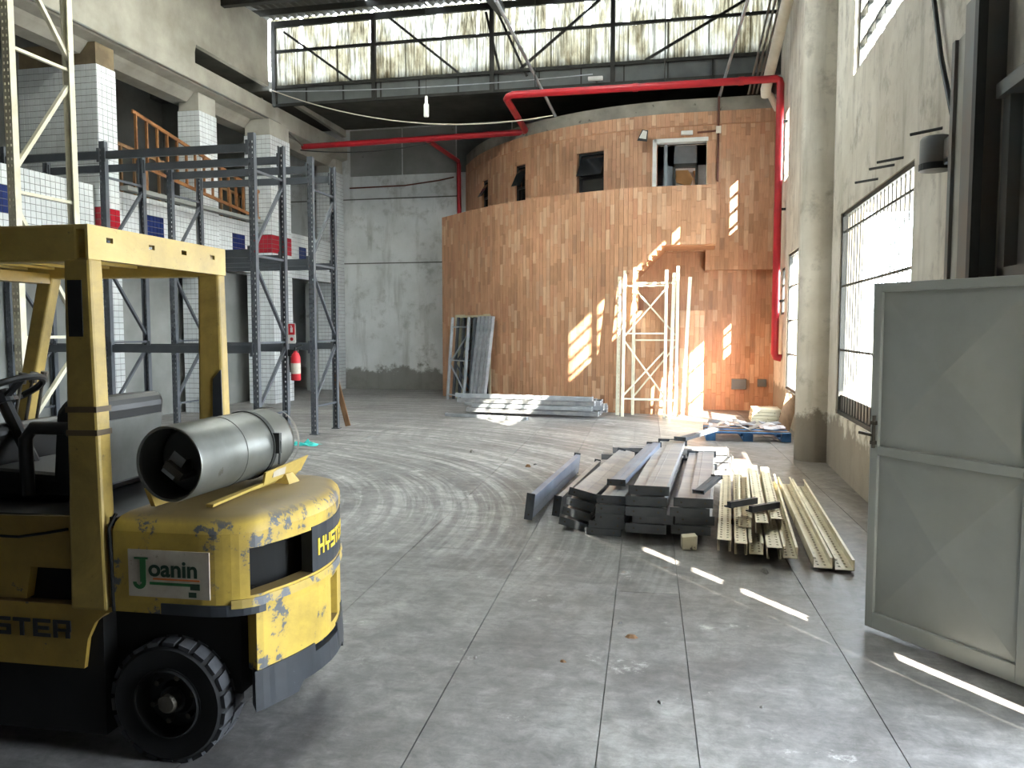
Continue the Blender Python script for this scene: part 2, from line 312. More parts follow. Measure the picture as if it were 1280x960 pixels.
def text_mesh(body, name, size, m, M, parent, extrude=0.001, offset=0.0, sx=1.0):
    cu = bpy.data.curves.new(name, 'FONT'); cu.body = body; cu.size = size; cu.extrude = extrude; cu.offset = offset
    t = bpy.data.objects.new(name, cu); COL.objects.link(t); dg = bpy.context.evaluated_depsgraph_get(); dg.update()
    me = bpy.data.meshes.new_from_object(t.evaluated_get(dg)); bpy.data.objects.remove(t)
    me.transform(M @ Matrix.Diagonal((sx, 1, 1, 1))); me.materials.clear(); me.materials.append(MATS[m])
    o = bpy.data.objects.new(name, me); COL.objects.link(o); o.parent = parent; return o
def cells(mb, us, zs, solid, pt, t0, t1):
    """wall of grid cells: pt(u, t, z) -> xyz, faces only where solid meets empty"""
    nu, nz = len(us) - 1, len(zs) - 1
    S = [[solid((us[i] + us[i + 1]) / 2, (zs[j] + zs[j + 1]) / 2) for j in range(nz)] for i in range(nu)]
    g = lambda i, j: 0 <= i < nu and 0 <= j < nz and S[i][j]
    for i in range(nu):
        for j in range(nz):
            if not S[i][j]: continue
            a, b, c, d = us[i], us[i + 1], zs[j], zs[j + 1]
            q = lambda u, z, t: pt(u, t, z)
            mb.add([q(a, c, t0), q(b, c, t0), q(b, d, t0), q(a, d, t0)], [(0, 1, 2, 3)])
            mb.add([q(a, c, t1), q(b, c, t1), q(b, d, t1), q(a, d, t1)], [(3, 2, 1, 0)])
            for nb, (p, r) in ((g(i - 1, j), ((a, c), (a, d))), (g(i + 1, j), ((b, d), (b, c))), (g(i, j - 1), ((b, c), (a, c))), (g(i, j + 1), ((a, d), (b, d)))):
                if not nb: mb.add([q(*p, t0), q(*r, t0), q(*r, t1), q(*p, t1)], [(0, 1, 2, 3)])
def frange(a, b, step):
    n = max(1, int(round((b - a) / step))); return [a + (b - a) * i / n for i in range(n + 1)]
def merge(*ls):
    o = sorted(set(round(x, 4) for l in ls for x in l)); return o

# ------------------------------------------------------------ floor (concrete slabs between cut joints)
floor = struct(MB().bx(-13.6, 2.0, -4.1, 21.5, -0.30, -0.012).build('floor', 'floor_concrete'))
JA = math.radians(-2.8)                       # the joints run a little askew to the hall
def clip(poly, a, b, c):                      # keep a*x+b*y<=c
    out = []
    for i, p in enumerate(poly):
        q = poly[(i + 1) % len(poly)]; dp = a * p[0] + b * p[1] - c; dq = a * q[0] + b * q[1] - c
        if dp <= 0: out.append(p)
        if dp * dq < 0: t = dp / (dp - dq); out.append((p[0] + (q[0] - p[0]) * t, p[1] + (q[1] - p[1]) * t))
    return out
jx = [-14.5, -11.6, -9.25, -6.9, -4.55, -2.0, -1.14, -0.395, 0.006, 0.815, 1.62, 2.6]   # along x at y = 4.4
jn = Vector((math.cos(JA), -math.sin(JA))) ; jd = Vector((math.sin(JA), math.cos(JA)))
jn = Vector((jd.y, -jd.x))
for i in range(len(jx) - 1):
    cross = [-6.0, 5.14, 24.0] if i == 7 else [-6.0, 9.6, 24.0]
    for k in range(len(cross) - 1):
        poly = [(-13.55, -4.05), (1.99, -4.05), (1.99, 21.45), (-13.55, 21.45)]
        c0 = Vector((jx[i], 4.4)).dot(jn) + 0.0025; c1 = Vector((jx[i + 1], 4.4)).dot(jn) - 0.0025
        poly = clip(poly, jn.x, jn.y, c1); poly = clip(poly, -jn.x, -jn.y, -c0) if poly else poly
        off = 0.0 if i == 7 else 0.35 * ((i * 37) % 5 - 2)
        d0 = Vector((0, cross[k] + (off if 0 < k else 0))).dot(jd) + 0.0015; d1 = Vector((0, cross[k + 1] + (off if k + 1 < len(cross) - 1 else 0))).dot(jd) - 0.0015
        if poly: poly = clip(poly, jd.x, jd.y, d1)
        if poly: poly = clip(poly, -jd.x, -jd.y, -d0)
        if len(poly) >= 3: MB().prism(poly, 2, -0.02, 0.0).build('slab', 'floor_concrete', floor)

# ------------------------------------------------------------ right wall with its openings
WX = 1.74; WT = 0.25
GATE = (3.30, 5.75, 0.0, 3.05)
LW = [(7.0, 10.15, 0.69, 3.05), (12.7, 15.2, 0.62, 3.03), (15.65, 16.2, 1.97, 2.85)]
UW = [(7.2, 9.62, 4.48, 5.75), (10.95, 13.65, 4.48, 5.75), (15.56, 16.1, 4.48, 5.72)]
HOLES = [(2.3, 5.75, 0.0, 3.05)] + LW + UW + [(17.45, 18.45, 4.5, 5.7)]
wall_right = MB()
ys = merge([-4.0, 21.3], *[h[:2] for h in HOLES]); zs = merge([0, 8.9], *[h[2:] for h in HOLES])
cells(wall_right, ys, zs, lambda y, z: not any(h[0] < y < h[1] and h[2] < z < h[3] for h in HOLES), lambda u, t, z: (t, u, z), WX, WX + WT)
wall_right = struct(wall_right.build('wall_right', 'plaster_beige'))
# other walls
struct(MB().bx(-13.6, 2.0, 21.3, 21.5, 0, 7.4).build('wall_back', 'plaster_back'))
struct(MB().bx(-13.6, 2.0, -4.2, -4.0, 0, 8.9).build('wall_front', 'wall_dark'))
struct(MB().bx(-13.8, -13.6, -4.2, 21.5, 0, 8.9).build('wall_left', 'plaster_dark'))
# dado line and old repair panels on the back wall
bw = bpy.data.objects['wall_back']
for (x0, x1, z0, z1) in ((-13.5, -6.2, 5.30, 5.33), (-13.5, -6.2, 3.52, 3.55)):
    MB().bx(x0, x1, 21.285, 21.30, z0, z1).build('ledge_line', 'plaster_dark', bw)
for k in range(5):
    MB().bx(-9.3 + k * 1.55, -9.3 + k * 1.55 + 1.51, 21.27, 21.30, 5.95, 7.2).build('wall_panel', 'fascia_grey' if k > 1 else 'plaster_grey', bw)

# grated windows: frame, vertical bars, cross rails
def grate(n, y0, y1, z0, z1, bar_step, rails, glass=False, label=''):
    w = struct(empty('window_%d' % n)); x = WX + 0.02
    f = MB(); t = 0.045
    f.bx(x, x + .06, y0, y0 + t, z0, z1).bx(x, x + .06, y1 - t, y1, z0, z1).bx(x, x + .06, y0, y1, z0, z0 + t).bx(x, x + .06, y0, y1, z1 - t, z1)
    f.build('window_frame', 'dark_steel', w)
    bars = frange(y0, y1, bar_step)[1:-1]; b0 = None
    for y in bars:
        if b0 is None: b0 = MB().bx(x + .022, x + .031, -.007, .007, z0 + t, z1 - t).build('bar', 'dark_steel', w); b0.location = (0, y, 0)
        else: dup(b0, w, (0, y, 0))
    for z in rails: MB().bx(x + .012, x + .044, y0 + t, y1 - t, z - .012, z + .012).build('rail', 'dark_steel', w)
    return w
grate(1, *LW[0], 0.15, [1.45, 2.20, 2.83])
grate(2, *LW[1], 0.20, [1.25, 1.85, 2.45])
MB().bx(WX + .02, WX + .10, 13.62, 13.80, .62, 3.03).build('post', 'dark_steel', bpy.data.objects['window_2'])  # added to cut off the sun patch on the low clad wall
grate(3, *LW[2], 0.25, [2.25, 2.53, 2.82])
# small apron of rubble-stained steel at the foot of the first grate
MB().bx(WX + .05, WX + .075, 7.05, 10.1, 0.735, 0.92).build('kick_plate', 'gate_steel', bpy.data.objects['window_1'])
# glazed upper windows
def casement(n, y0, y1, z0, z1, nc, nr, mull=(), dx=0.19):
    w = struct(empty('window_%d' % n)); x = WX + dx; t = 0.04
    f = MB(); f.bx(x, x + .05, y0, y0 + t, z0, z1).bx(x, x + .05, y1 - t, y1, z0, z1).bx(x, x + .05, y0, y1, z0, z0 + t).bx(x, x + .05, y0, y1, z1 - t, z1)
    f.build('window_frame', 'dark_steel', w)
    Y = frange(y0, y1, (y1 - y0) / nc); Z = frange(z0, z1, (z1 - z0) / nr)
    for i, y in enumerate(Y[1:-1]): MB().bx(x, x + .05, y - (.05 if i in mull else .016), y + (.05 if i in mull else .016), z0, z1).build('mullion', 'dark_steel', w)
    for z in Z[1:-1]: MB().bx(x, x + .05, y0, y1, z - .018, z + .018).build('glazing_bar', 'dark_steel', w)
    p0 = None
    for i in range(nc):
        for j in range(nr):
            yc = (Y[i] + Y[i + 1]) / 2; zc = (Z[j] + Z[j + 1]) / 2
            if p0 is None:
                p0 = MB().bx(x + .022, x + .026, -(Y[1] - Y[0]) / 2, (Y[1] - Y[0]) / 2, -(Z[1] - Z[0]) / 2, (Z[1] - Z[0]) / 2).build('pane', 'clear_glass', w); p0.location = (0, yc, zc)
            else: dup(p0, w, (0, yc, zc))
casement(4, *UW[0], 6, 4, dx=0.05)
casement(5, *UW[1], 5, 4, mull=(0, 1, 2, 3))
casement(6, *UW[2], 1, 4)
casement(11, 17.45, 18.45, 4.5, 5.7, 2, 3)  # unseen window, added to bring daylight into the upper room

# half round concrete pier on the right wall
col = MB(); col.cyl((1.63, 10.95, 0), (1.63, 10.95, 8.6), 0.25, seg=32); col.bx(1.60, 1.76, 10.70, 11.20, 0, 8.6)
tag(col.build('concrete_column', 'plaster_beige', smooth=True), 'round plastered concrete column standing against the right wall between barred windows', 'column')

# ------------------------------------------------------------ steel gate, transom and post on the right
gate = tag(empty('steel_gate', (0, 0, 0)), 'dark steel gate panel with framed sheet above, fixed in the right wall opening', 'gate')
MB().bx(1.765, 1.785, 3.57, 5.0, 0.0, 1.98).build('lower_sheet', 'gate_steel', gate)
MB().bx(1.765, 1.785, 3.30, 5.0, 2.03, 2.98).build('upper_sheet', 'gate_steel', gate)
fr = MB()
fr.bx(1.70, 1.79, 3.30, 5.04, 1.96, 2.04).build('rail', 'gate_steel', gate)
MB().bx(1.66, 1.79, 3.30, 5.04, 2.98, 3.06).build('head_rail', 'gate_steel', gate)
MB().bx(1.70, 1.79, 4.94, 5.04, 0.0, 3.06).build('stile', 'gate_steel', gate)
MB().bx(1.74, 1.80, 3.28, 3.42, 0.0, 2.98).build('jamb', 'gate_steel', gate)
for z0, z1 in ((0.66, 0.95), (1.33, 1.38), (1.62, 1.66)): MB().bx(1.72, 1.79, 3.38, 3.60, z0, z1).build('streak_blocker', 'gate_steel', gate)  # unseen plates added across the slit to interrupt the sun streak
post = tag(empty('gate_post', (1.66, 5.35, 0)), 'tall dark steel channel post beside the gate panel', 'post')
MB().bx(-.07, .10, -.22, .02, 0, 3.62).build('web', 'gate_steel', post)
MB().bx(-.10, -.05, -.30, -.24, 0, 3.55).build('flange', 'dark_steel', post)
MB().bx(-.06, .06, .04, .24, 0, 3.47).build('side_channel', 'concrete_beam', post)
MB().bx(-.08, -.03, .17, .23, 0, 3.47).build('guide_rail', 'gate_steel', post)
MB().bx(-.10, .0, -.21, -.12, 3.62, 3.70).build('lug', 'dark_steel', post)
# wall strip beside the gate is closed by the post and a filler pier
struct(MB().bx(1.72, 1.99, 5.045, 5.76, 0, 3.06).build('trim_1', 'plaster_beige'))

# open door leaf: frame, two pressed sheet panels, bolt
DH = Vector((1.585, 4.09, 0)); DF = Vector((1.018, 4.779, 0)); dv = (DF - DH); DL = dv.length; da = math.atan2(dv.y, dv.x)
door = struct(empty('door_1', (DH.x, DH.y, 0.02), da))
door['label'] = 'grey steel door leaf with diamond pressed panels, standing open'
HD = 1.93
leaf = MB(); s_ = 0.05
leaf.bx(0, s_, -.02, .02, 0, HD).bx(DL - s_, DL, -.02, .02, 0, HD).bx(s_, DL - s_, -.02, .02, HD - s_, HD).bx(s_, DL - s_, -.02, .02, 0, 0.09).bx(s_, DL - s_, -.02, .02, .98, 1.03)
leaf.build('door_frame', 'door_grey', door, bevel=0.004)
for z0, z1 in ((0.09, 0.98), (1.03, HD - s_)):
    p = MB(); x0, x1 = s_, DL - s_; cx, cz = (x0 + x1) / 2, (z0 + z1) / 2
    p.add([(x0, .0, z0), (x1, .0, z0), (x1, .0, z1), (x0, .0, z1), (cx, .055, cz)], [(0, 1, 4), (1, 2, 4), (2, 3, 4), (3, 0, 4)])
    p.add([(x0, -.006, z0), (x1, -.006, z0), (x1, -.006, z1), (x0, -.006, z1), (cx, .049, cz)], [(1, 0, 4), (2, 1, 4), (3, 2, 4), (0, 3, 4)])
    p.build('panel', 'door_grey', door)
bo = MB(); bo.cyl((DL - .03, .03, 1.02), (DL - .03, .03, 1.20), .009, seg=10); bo.bar((DL - .03, .03, 1.09), (DL + .05, .05, 1.10), .015, .015); bo.bx(DL - .045, DL - .015, .018, .04, 1.04, 1.06); bo.bx(DL - .045, DL - .015, .018, .04, 1.15, 1.17)
bo.build('bolt', 'steel_hub', door)
for z in (0.25, 0.95, 1.65): MB().cyl((-.012, 0, z), (-.012, 0, z + .12), .014, seg=10).build('hinge', 'gate_steel', door)
struct(MB().bx(1.60, 1.74, 4.02, 4.10, 0, 2.03).build('trim_2', 'gate_steel'))

# ------------------------------------------------------------ outside: yard, unseen canopy slab and wing block added to shade the openings
struct(MB().bx(2.0, 40, -40, 60, -0.35, -0.05).build('floor_yard', 'pavement'))
struct(MB().bx(2.0, 4.1, 6.5, 10.6, 3.12, 3.24).build('trim_sun_block', 'concrete_beam'))
struct(MB().bx(2.0, 6.35, -9.0, -2.6, -0.05, 8.5).build('wall_sun_block', 'render_white'))

# ------------------------------------------------------------ roof: corrugated sheets on purlins, rising to the clerestory
RY0, RZ0, RY1, RZ1 = -4.0, 7.35, 17.25, 8.72
rz = lambda y: RZ0 + (RZ1 - RZ0) * (y - RY0) / (RY1 - RY0)
ceil = struct(empty('ceiling'))
SKY = [(-2.9, -1.7, 8.0, 13.9), (-6.9, -5.7, 8.0, 13.9)]  # unseen roof openings, added to lift the light inside
def roof_strip(x0, x1, y0, y1, name, m, kind=None):
    n = max(6, int((x1 - x0) / .18 * 6)); vs = []; fs = []
    for i in range(n + 1):
        x = x0 + (x1 - x0) * i / n; dz = 0.022 * math.cos(2 * math.pi * i / 6)
        vs += [(x, y0, rz(y0) + dz + .10), (x, y1, rz(y1) + dz + .10)]
    for i in range(n): fs.append((2 * i, 2 * i + 2, 2 * i + 3, 2 * i + 1))
    return MB().add(vs, fs).build(name, m, ceil, kind=kind)
rx = merge([-9.9, 2.0], *[h[:2] for h in SKY]); ry = merge([RY0, RY1 + .15], *[h[2:] for h in SKY])
for a, b in zip(rx[:-1], rx[1:]):
    for c, d in zip(ry[:-1], ry[1:]):
        lit = any(h[0] <= a and b <= h[1] and h[2] <= c and d <= h[3] for h in SKY)
        roof_strip(a, b, c, d, 'added_roof_light_sheet' if lit else 'roof_sheet', 'added_roof_light' if lit else 'roof_sheet')
for k in range(15):
    y = -3.2 + k * 1.42
    MB().bx(-9.6, 1.95, y - .03, y + .03, rz(y) - .06, rz(y) + .07).build('purlin', 'truss_steel', ceil)
for y in (2.0, 9.5, 15.2):
    MB().bx(-9.6, 1.95, y - .07, y + .07, rz(y) - .32, rz(y) - .06).build('rafter_beam', 'truss_steel', ceil)
MB().bar((-4.1, 12.0, 8.12), (-4.0, 17.2, 8.5), .14, .22).build('rafter_beam', 'truss_steel', ceil)
struct(MB().bx(-13.8, 2.0, 17.45, 21.5, 7.25, 7.45).build('ceiling_low', 'roof_sheet'))
struct(MB().bx(-13.8, -9.85, -4.2, 21.5, 7.45, 7.6).build('ceiling_side', 'roof_sheet'))

# clerestory sheets
cl = struct(empty('window_7'))
GY = 17.30
def corr(name, x0, x1, y0, z0, y1, z1, m, parent, per=0.075, amp=0.016):
    n = int((x1 - x0) / per * 4); vs = []; fs = []
    for i in range(n + 1):
        x = x0 + (x1 - x0) * i / n; d = amp * math.sin(2 * math.pi * i / 4)
        vs += [(x, y0 + d, z0), (x, y1 + d, z1)]
    for i in range(n): fs.append((2 * i, 2 * i + 2, 2 * i + 3, 2 * i + 1))
    return MB().add(vs, fs).build(name, m, parent, smooth=False)
xs = frange(-9.50, 1.95, 0.81)
for a, b in zip(xs[:-1], xs[1:]):
    corr('translucent_sheet', a, b + .03, GY + RND.uniform(0, .02), 7.22, GY, 8.02, 'fibreglass', cl)
    if a < 1.3: corr('translucent_sheet', a + .02 + RND.uniform(-.05, .05), b - RND.choice([0, .03, .1]), GY, 8.02, GY + .10 + RND.uniform(-.03, .03), 8.82, 'fibreglass', cl)
# truss in front of it and the grey gutter beam
truss = tag(empty('roof_truss', (0, 17.2, 0)), 'dark steel truss in front of the stained translucent clerestory', 'truss')
for z, hh in ((8.62, .14), (8.02, .06), (7.22, .07), (6.82, .06)): MB().bx(-9.4, 1.74, -.03, .03, z - hh / 2, z + hh / 2).build('chord', 'truss_steel', truss)
for x in (-9.36, -6.93, -4.22, -1.62, 1.70): MB().bx(x - .045, x + .045, -.045, .045, 6.8, 8.6).build('post', 'truss_steel', truss)
for a, b in (((-9.1, 8.45), (-7.45, 7.25)), ((-6.6, 8.6), (-4.95, 7.25)), ((-1.9, 8.55), (-3.6, 7.25)), ((1.6, 8.6), (-.95, 7.25)), ((-4.35, 8.5), (-4.05, 7.25)), ((-4.1, 8.5), (-3.45, 7.1))):
    MB().bar((a[0], 0, a[1]), (b[0], 0, b[1]), .05, .05, (0, 1, 0)).build('diagonal', 'truss_steel', truss)
MB().bx(-9.4, 1.74, .05, .14, 6.84, 7.20).build('gutter_beam', 'fascia_grey', truss)
for k in range(12): MB().bx(-8.6 + k * .9, -8.6 + k * .9 + .03, .02, .05, 6.84, 7.20).build('bracket', 'truss_steel', truss)

# ------------------------------------------------------------ left side: concrete beam, tiled columns, mezzanine
beam = tag(empty('concrete_beam', (-9.65, 0, 0)), 'long stained concrete beam on the tiled columns along the left side', 'beam')
MB().prism([(.25, 6.42), (.25, 7.04), (-.25, 7.04), (-.25, 6.30), (.02, 6.30), (.06, 6.36)], 1, -4.0, 14.2).build('web', 'concrete_beam', beam)
MB().prism([(.25, 6.42), (.25, 6.84), (-.25, 6.84), (-.25, 6.30), (.02, 6.30), (.06, 6.36)], 1, 14.2, 21.3).build('web', 'concrete_beam', beam)
MB().prism([(-.25, 6.30), (.02, 6.30), (-.10, 6.18), (-.45, 6.18), (-.45, 6.5), (-.25, 6.5)], 1, -4.0, 21.3).build('flange', 'concrete_beam', beam)
MB().prism([(-4.0, 7.04), (14.2, 7.04), (14.25, 7.20), (17.0, 7.20), (17.02, 8.66), (-4.0, 7.3)], 0, .14, .25).build('upper_panel', 'concrete_beam', beam)
MB().prism([(17.3, 7.18), (19.6, 7.12), (21.3, 7.05), (21.3, 7.24), (17.3, 7.24)], 0, .1, .22).build('upper_panel', 'concrete_beam', beam)
MB().tube([(.29, -3.9, 6.46), (.29, 17.4, 6.46), (.29, 18.6, 6.2)], .022, 8).build('conduit', 'gate_steel', beam)

def tiles(mb, o, u, v, nrm, nu, nv, p, skip=None, gap=.008, th=.006):
    o, u, v, nrm = Vector(o), Vector(u), Vector(v), Vector(nrm)
    for i in range(nu):
        for j in range(nv):
            if skip and skip(i, j): continue
            a = o + u * (i * p + gap / 2) + v * (j * p + gap / 2); b = a + u * (p - gap); c = b + v * (p - gap); d = a + v * (p - gap); e = nrm * th
            mb.add([a, b, c, d, a + e, b + e, c + e, d + e], [(4, 5, 6, 7), (0, 1, 5, 4), (1, 2, 6, 5), (2, 3, 7, 6), (3, 0, 4, 7)])
    return mb
P = 0.1
def tiled_column(x0, x1, y0, y1, ztop, label, red=None, front=True):
    c = tag(empty('tiled_column', ((x0 + x1) / 2, (y0 + y1) / 2, 0)), label, 'column', 'white tiled columns along the left side')
    hx, hy = (x1 - x0) / 2, (y1 - y0) / 2; nx, ny, nz = int(round((x1 - x0) / P)), int(round((y1 - y0) / P)), int(ztop / P)
    MB().bx(-hx, hx, -hy, hy, 0, nz * P).build('core', 'grout', c)
    MB().bx(-hx + .02, hx - .01, -hy + .01, hy - .01, nz * P, 6.35).build('capital', 'brown_band' if x0 < -10.5 else 'concrete_beam', c)
    isred = lambda i, j: red is not None and red <= j < red + 4
    t = MB(); px, py = 2 * hx / nx, 2 * hy / ny
    def face(mb, sk):
        for (o, u, n, cnt, pu) in (((-hx, -hy, 0), (1, 0, 0), (0, -1, 0), nx, px), ((hx, -hy, 0), (0, 1, 0), (1, 0, 0), ny, py)):
            tiles(mb, o, u, (0, 0, 1), n, cnt, nz, P, sk) if abs(pu - P) < 1e-6 else tiles_s(mb, o, u, n, cnt, nz, pu, sk)
    def tiles_s(mb, o, u, n, cnt, nz, pu, sk):
        o, u, n = Vector(o), Vector(u), Vector(n); g = .008
        for i in range(cnt):
            for j in range(nz):
                if sk and sk(i, j): continue
                a = o + u * (i * pu + g / 2) + Vector((0, 0, j * P + g / 2)); b = a + u * (pu - g); up = Vector((0, 0, P - g)); e = n * .006
                mb.add([a, b, b + up, a + up, a + e, b + e, b + up + e, a + up + e], [(4, 5, 6, 7), (0, 1, 5, 4), (1, 2, 6, 5), (2, 3, 7, 6), (3, 0, 4, 7)])
    face(t, isred if red is not None else None)
    t.build('white_tiles', 'tile_white', c, kind='stuff')
    if red is not None:
        t = MB(); face(t, lambda i, j: not isred(i, j)); t.build('red_tiles', 'tile_red', c, kind='stuff')
    return c
tiled_column(-10.95, -9.45, 11.55, 12.0, 6.1, 'widest white tiled pier with a red tile band, behind the racks', 33)
tiled_column(-9.95, -9.48, 14.4, 15.0, 6.1, 'slim white tiled column with red extinguisher signs on it')
tiled_column(-9.75, -9.12, 16.5, 17.4, 6.1, 'white tiled column with a short red tile band, under the red pipe end', 34)
tiled_column(-10.1, -9.5, 20.75, 21.2, 6.1, 'white tiled pier in the corner against the grey back wall')
# mezzanine front, tiled white with blue squares, and its slab
mez = tag(empty('mezzanine_front', (-9.55, 15.0, 0)), 'white tiled mezzanine front with dark blue tile squares between the columns', 'parapet')
BAYS = [(8.0, 11.53), (12.02, 14.38), (15.02, 16.48), (17.42, 20.73)]
for a, b in BAYS: MB().bx(-.16, 0, a - 15.0, b - 15.0, 2.95, 4.05).build('core', 'grout', mez)
inbay = lambda i: any(a <= 8.0 + i * P and 8.0 + (i + 1) * P <= b for a, b in BAYS)
BL = [(12.85, 13.25), (15.65, 16.05), (9.55, 9.95), (18.6, 19.0)]
isb = lambda i, j: 4 <= j < 8 and any(a - .01 <= 8.0 + i * P + .05 <= b + .01 for a, b in BL)
tiles(MB(), (0, -7.0, 2.95), (0, 1, 0), (0, 0, 1), (1, 0, 0), 133, 11, P, lambda i, j: isb(i, j) or not inbay(i)).build('white_tiles', 'tile_white', mez, kind='stuff')
tiles(MB(), (0, -7.0, 2.95), (0, 1, 0), (0, 0, 1), (1, 0, 0), 133, 11, P, lambda i, j: not (isb(i, j) and inbay(i))).build('blue_tiles', 'tile_blue', mez, kind='stuff')
struct(MB().bx(-13.6, -9.72, -4.0, 21.3, 3.55, 3.75).build('floor_mezzanine', 'plaster_dark'))
lw = struct(MB().bx(-10.25, -10.1, -4.0, 18.0, 0, 2.95).build('wall_side_lower', 'plaster_grey'))
struct(MB().bx(-10.25, -10.1, 20.3, 21.3, 0, 2.95).build('wall_side_end', 'plaster_grey'))
struct(MB().bx(-13.0, -12.8, -4.0, 21.3, 3.75, 7.4).build('wall_side_upper', 'plaster_dark'))
struct(MB().bx(-12.8, -10.1, 17.9, 18.0, 3.75, 7.4).build('wall_side_cross', 'plaster_dark'))

# ------------------------------------------------------------ curved clad volume
def catmull(pts, n=14):
    out = []; P_ = [Vector(p) for p in pts]; P_ = [P_[0] * 2 - P_[1]] + P_ + [P_[-1] * 2 - P_[-2]]
    for i in range(1, len(P_) - 2):
        a, b, c, d = P_[i - 1], P_[i], P_[i + 1], P_[i + 2]
        for k in range(n):
            t = k / n
            out.append(0.5 * ((2 * b) + (c - a) * t + (2 * a - 5 * b + 4 * c - d) * t * t + (3 * b - a - 3 * c + d) * t ** 3))
    out.append(P_[-2]); return out
class Path:
    def __init__(s, pts):
        s.p = pts; s.s = [0.0]
        for a, b in zip(pts[:-1], pts[1:]): s.s.append(s.s[-1] + (b - a).length)
        s.L = s.s[-1]
    def at(s, u):
        u = min(max(u, 0), s.L); lo = 0
        while lo < len(s.s) - 2 and s.s[lo + 1] < u: lo += 1
        t = (u - s.s[lo]) / (s.s[lo + 1] - s.s[lo]); q = s.p[lo].lerp(s.p[lo + 1], t); d = (s.p[lo + 1] - s.p[lo]).normalized()
        return q, Vector((d.y, -d.x))          # outward normal = to the right of travel (towards camera)
    def pt(s, u, t, z):
        q, n = s.at(u); r = q + n * t; return (r.x, r.y, z)
    def s_of_x(s, x):
        for i in range(len(s.p) - 1):
            if s.p[i].x <= x <= s.p[i + 1].x: return s.s[i] + (x - s.p[i].x) / (s.p[i + 1].x - s.p[i].x) * (s.s[i + 1] - s.s[i])
        return 0 if x < s.p[0].x else s.L
TW, TH_ = 0.094, 0.40
def clad(path, intervals, name, parent, s0=0, s1=None, th=.012, gap=.006, seed=1):
    """strips of brick-slip cladding following a path; intervals(x) -> list of (z0, z1)"""
    rn = random.Random(seed); mb = MB(); s1 = s1 or path.L; n = int((s1 - s0) / TW); w = (s1 - s0) / n
    for i in range(n):
        a, b = s0 + i * w + gap / 2, s0 + (i + 1) * w - gap / 2; q, nr = path.at((a + b) / 2); off = rn.uniform(0, TH_)
        dth = rn.uniform(0, .003)
        for z0, z1 in intervals(q.x):
            z = z0 - off
            while z < z1:
                h = TH_ * rn.choice((.6, 1, 1, 1.15)); c, d = max(z, z0), min(z + h - gap, z1); z += h
                if d - c < .02: continue
                t = th + dth + rn.uniform(0, .002)
                A = [path.pt(a, 0, c), path.pt(b, 0, c), path.pt(b, 0, d), path.pt(a, 0, d), path.pt(a, t, c), path.pt(b, t, c), path.pt(b, t, d), path.pt(a, t, d)]
                mb.add(A, [(4, 5, 6, 7), (0, 1, 5, 4), (1, 2, 6, 5), (2, 3, 7, 6), (3, 0, 4, 7)])
    return mb.build(name, 'cladding', parent, kind='stuff')
def body(path, intervals, name, thick, m, s0=0, s1=None, step=.094, parent=None):
    mb = MB(); s1 = s1 or path.L; us = frange(s0, s1, step)
    for a, b in zip(us[:-1], us[1:]):
        q, _ = path.at((a + b) / 2)
        for z0, z1 in intervals(q.x):
            th = thick(q.x) if callable(thick) else thick
            mb.hexa([path.pt(a, -th, z0), path.pt(b, -th, z0), path.pt(b, 0, z0), path.pt(a, 0, z0), path.pt(a, -th, z1), path.pt(b, -th, z1), path.pt(b, 0, z1), path.pt(a, 0, z1)])
    return mb.build(name, m, parent)
PZ = 4.48
par = Path(catmull([Vector(p) for p in ((-6.06, 19.46), (-4.73, 18.14), (-3.6, 17.27), (-2.65, 16.74), (-1.77, 16.38), (-.97, 16.18), (-.19, 16.13), (.5, 16.13))]))
DRX = (-5.55, -4.42)
def par_iv(x):
    if DRX[0] < x < DRX[1]: return [(2.02, PZ)]
    if x < -1.0: return [(0, PZ)]
    so = 2.74 + (min(x, -.49) + 1.08) * (0.60 / 0.59)
    if x < .276: return [(0, 2.06), (so, PZ)]
    return [(3.345, PZ)]
wp = struct(body(par, par_iv, 'wall_parapet', lambda x: .18 if x < -1.0 else .2, 'clad_body'))
clad(par, par_iv, 'brick_slips', wp, seed=3)
# stair soffit and terrace slab behind the parapet
sof = MB(); sof.prism([(-1.08, 2.72), (-.49, 3.32), (.5, 3.32), (.5, 3.355), (-.6, 3.355), (-1.2, 2.80)], 1, 16.2, 17.3)
sof.build('soffit', 'clad_body', wp)
MB().bx(.20, .276, 16.25, 17.28, 0, 2.06).build('low_return', 'clad_body', wp)
MB().bx(-6.06, -5.9, 19.5, 21.3, 0, PZ).build('end_return', 'clad_body', wp)
MB().prism([(p.x, p.y + .19) for p in par.p[::4]] + [(.5, 17.2), (-2, 17.9), (-4.2, 19.2), (-5.6, 21.2), (-6.0, 21.2)], 2, 3.365, 3.46).build('terrace_slab', 'plaster_grey', wp)
UZ0, UZ1 = 3.3, 6.12
drum = Path(catmull([Vector(p) for p in ((-6.03, 21.45), (-5.2, 20.0), (-4.1, 18.72), (-2.82, 17.84), (-1.72, 17.38), (-.6, 17.15), (.1, 17.13))]) + [Vector((1.74, 17.13))])
DW = [(-5.14, -4.93, 4.60, 5.42), (-4.02, -3.70, 4.60, 5.50), (-2.39, -1.78, 4.58, 5.50)]
DOOR2 = (-.74, .35, 3.46, 5.58)
def drum_iv(x):
    z0 = 2.91 if x > .37 else UZ0
    for (a, b, c, d) in DW + [DOOR2]:
        if a < x < b: return [(z0, c), (d, UZ1)]
    return [(z0, UZ1)]
wd = struct(body(drum, drum_iv, 'wall_drum', .2, 'clad_body'))
clad(drum, lambda x: [(a, min(b, 5.84)) for a, b in drum_iv(x)] + [(5.86, UZ1)], 'brick_slips', wd, seed=5)
body(drum, lambda x: [(UZ1, UZ1 + .27)], 'coping', .35, 'coping', parent=wd)
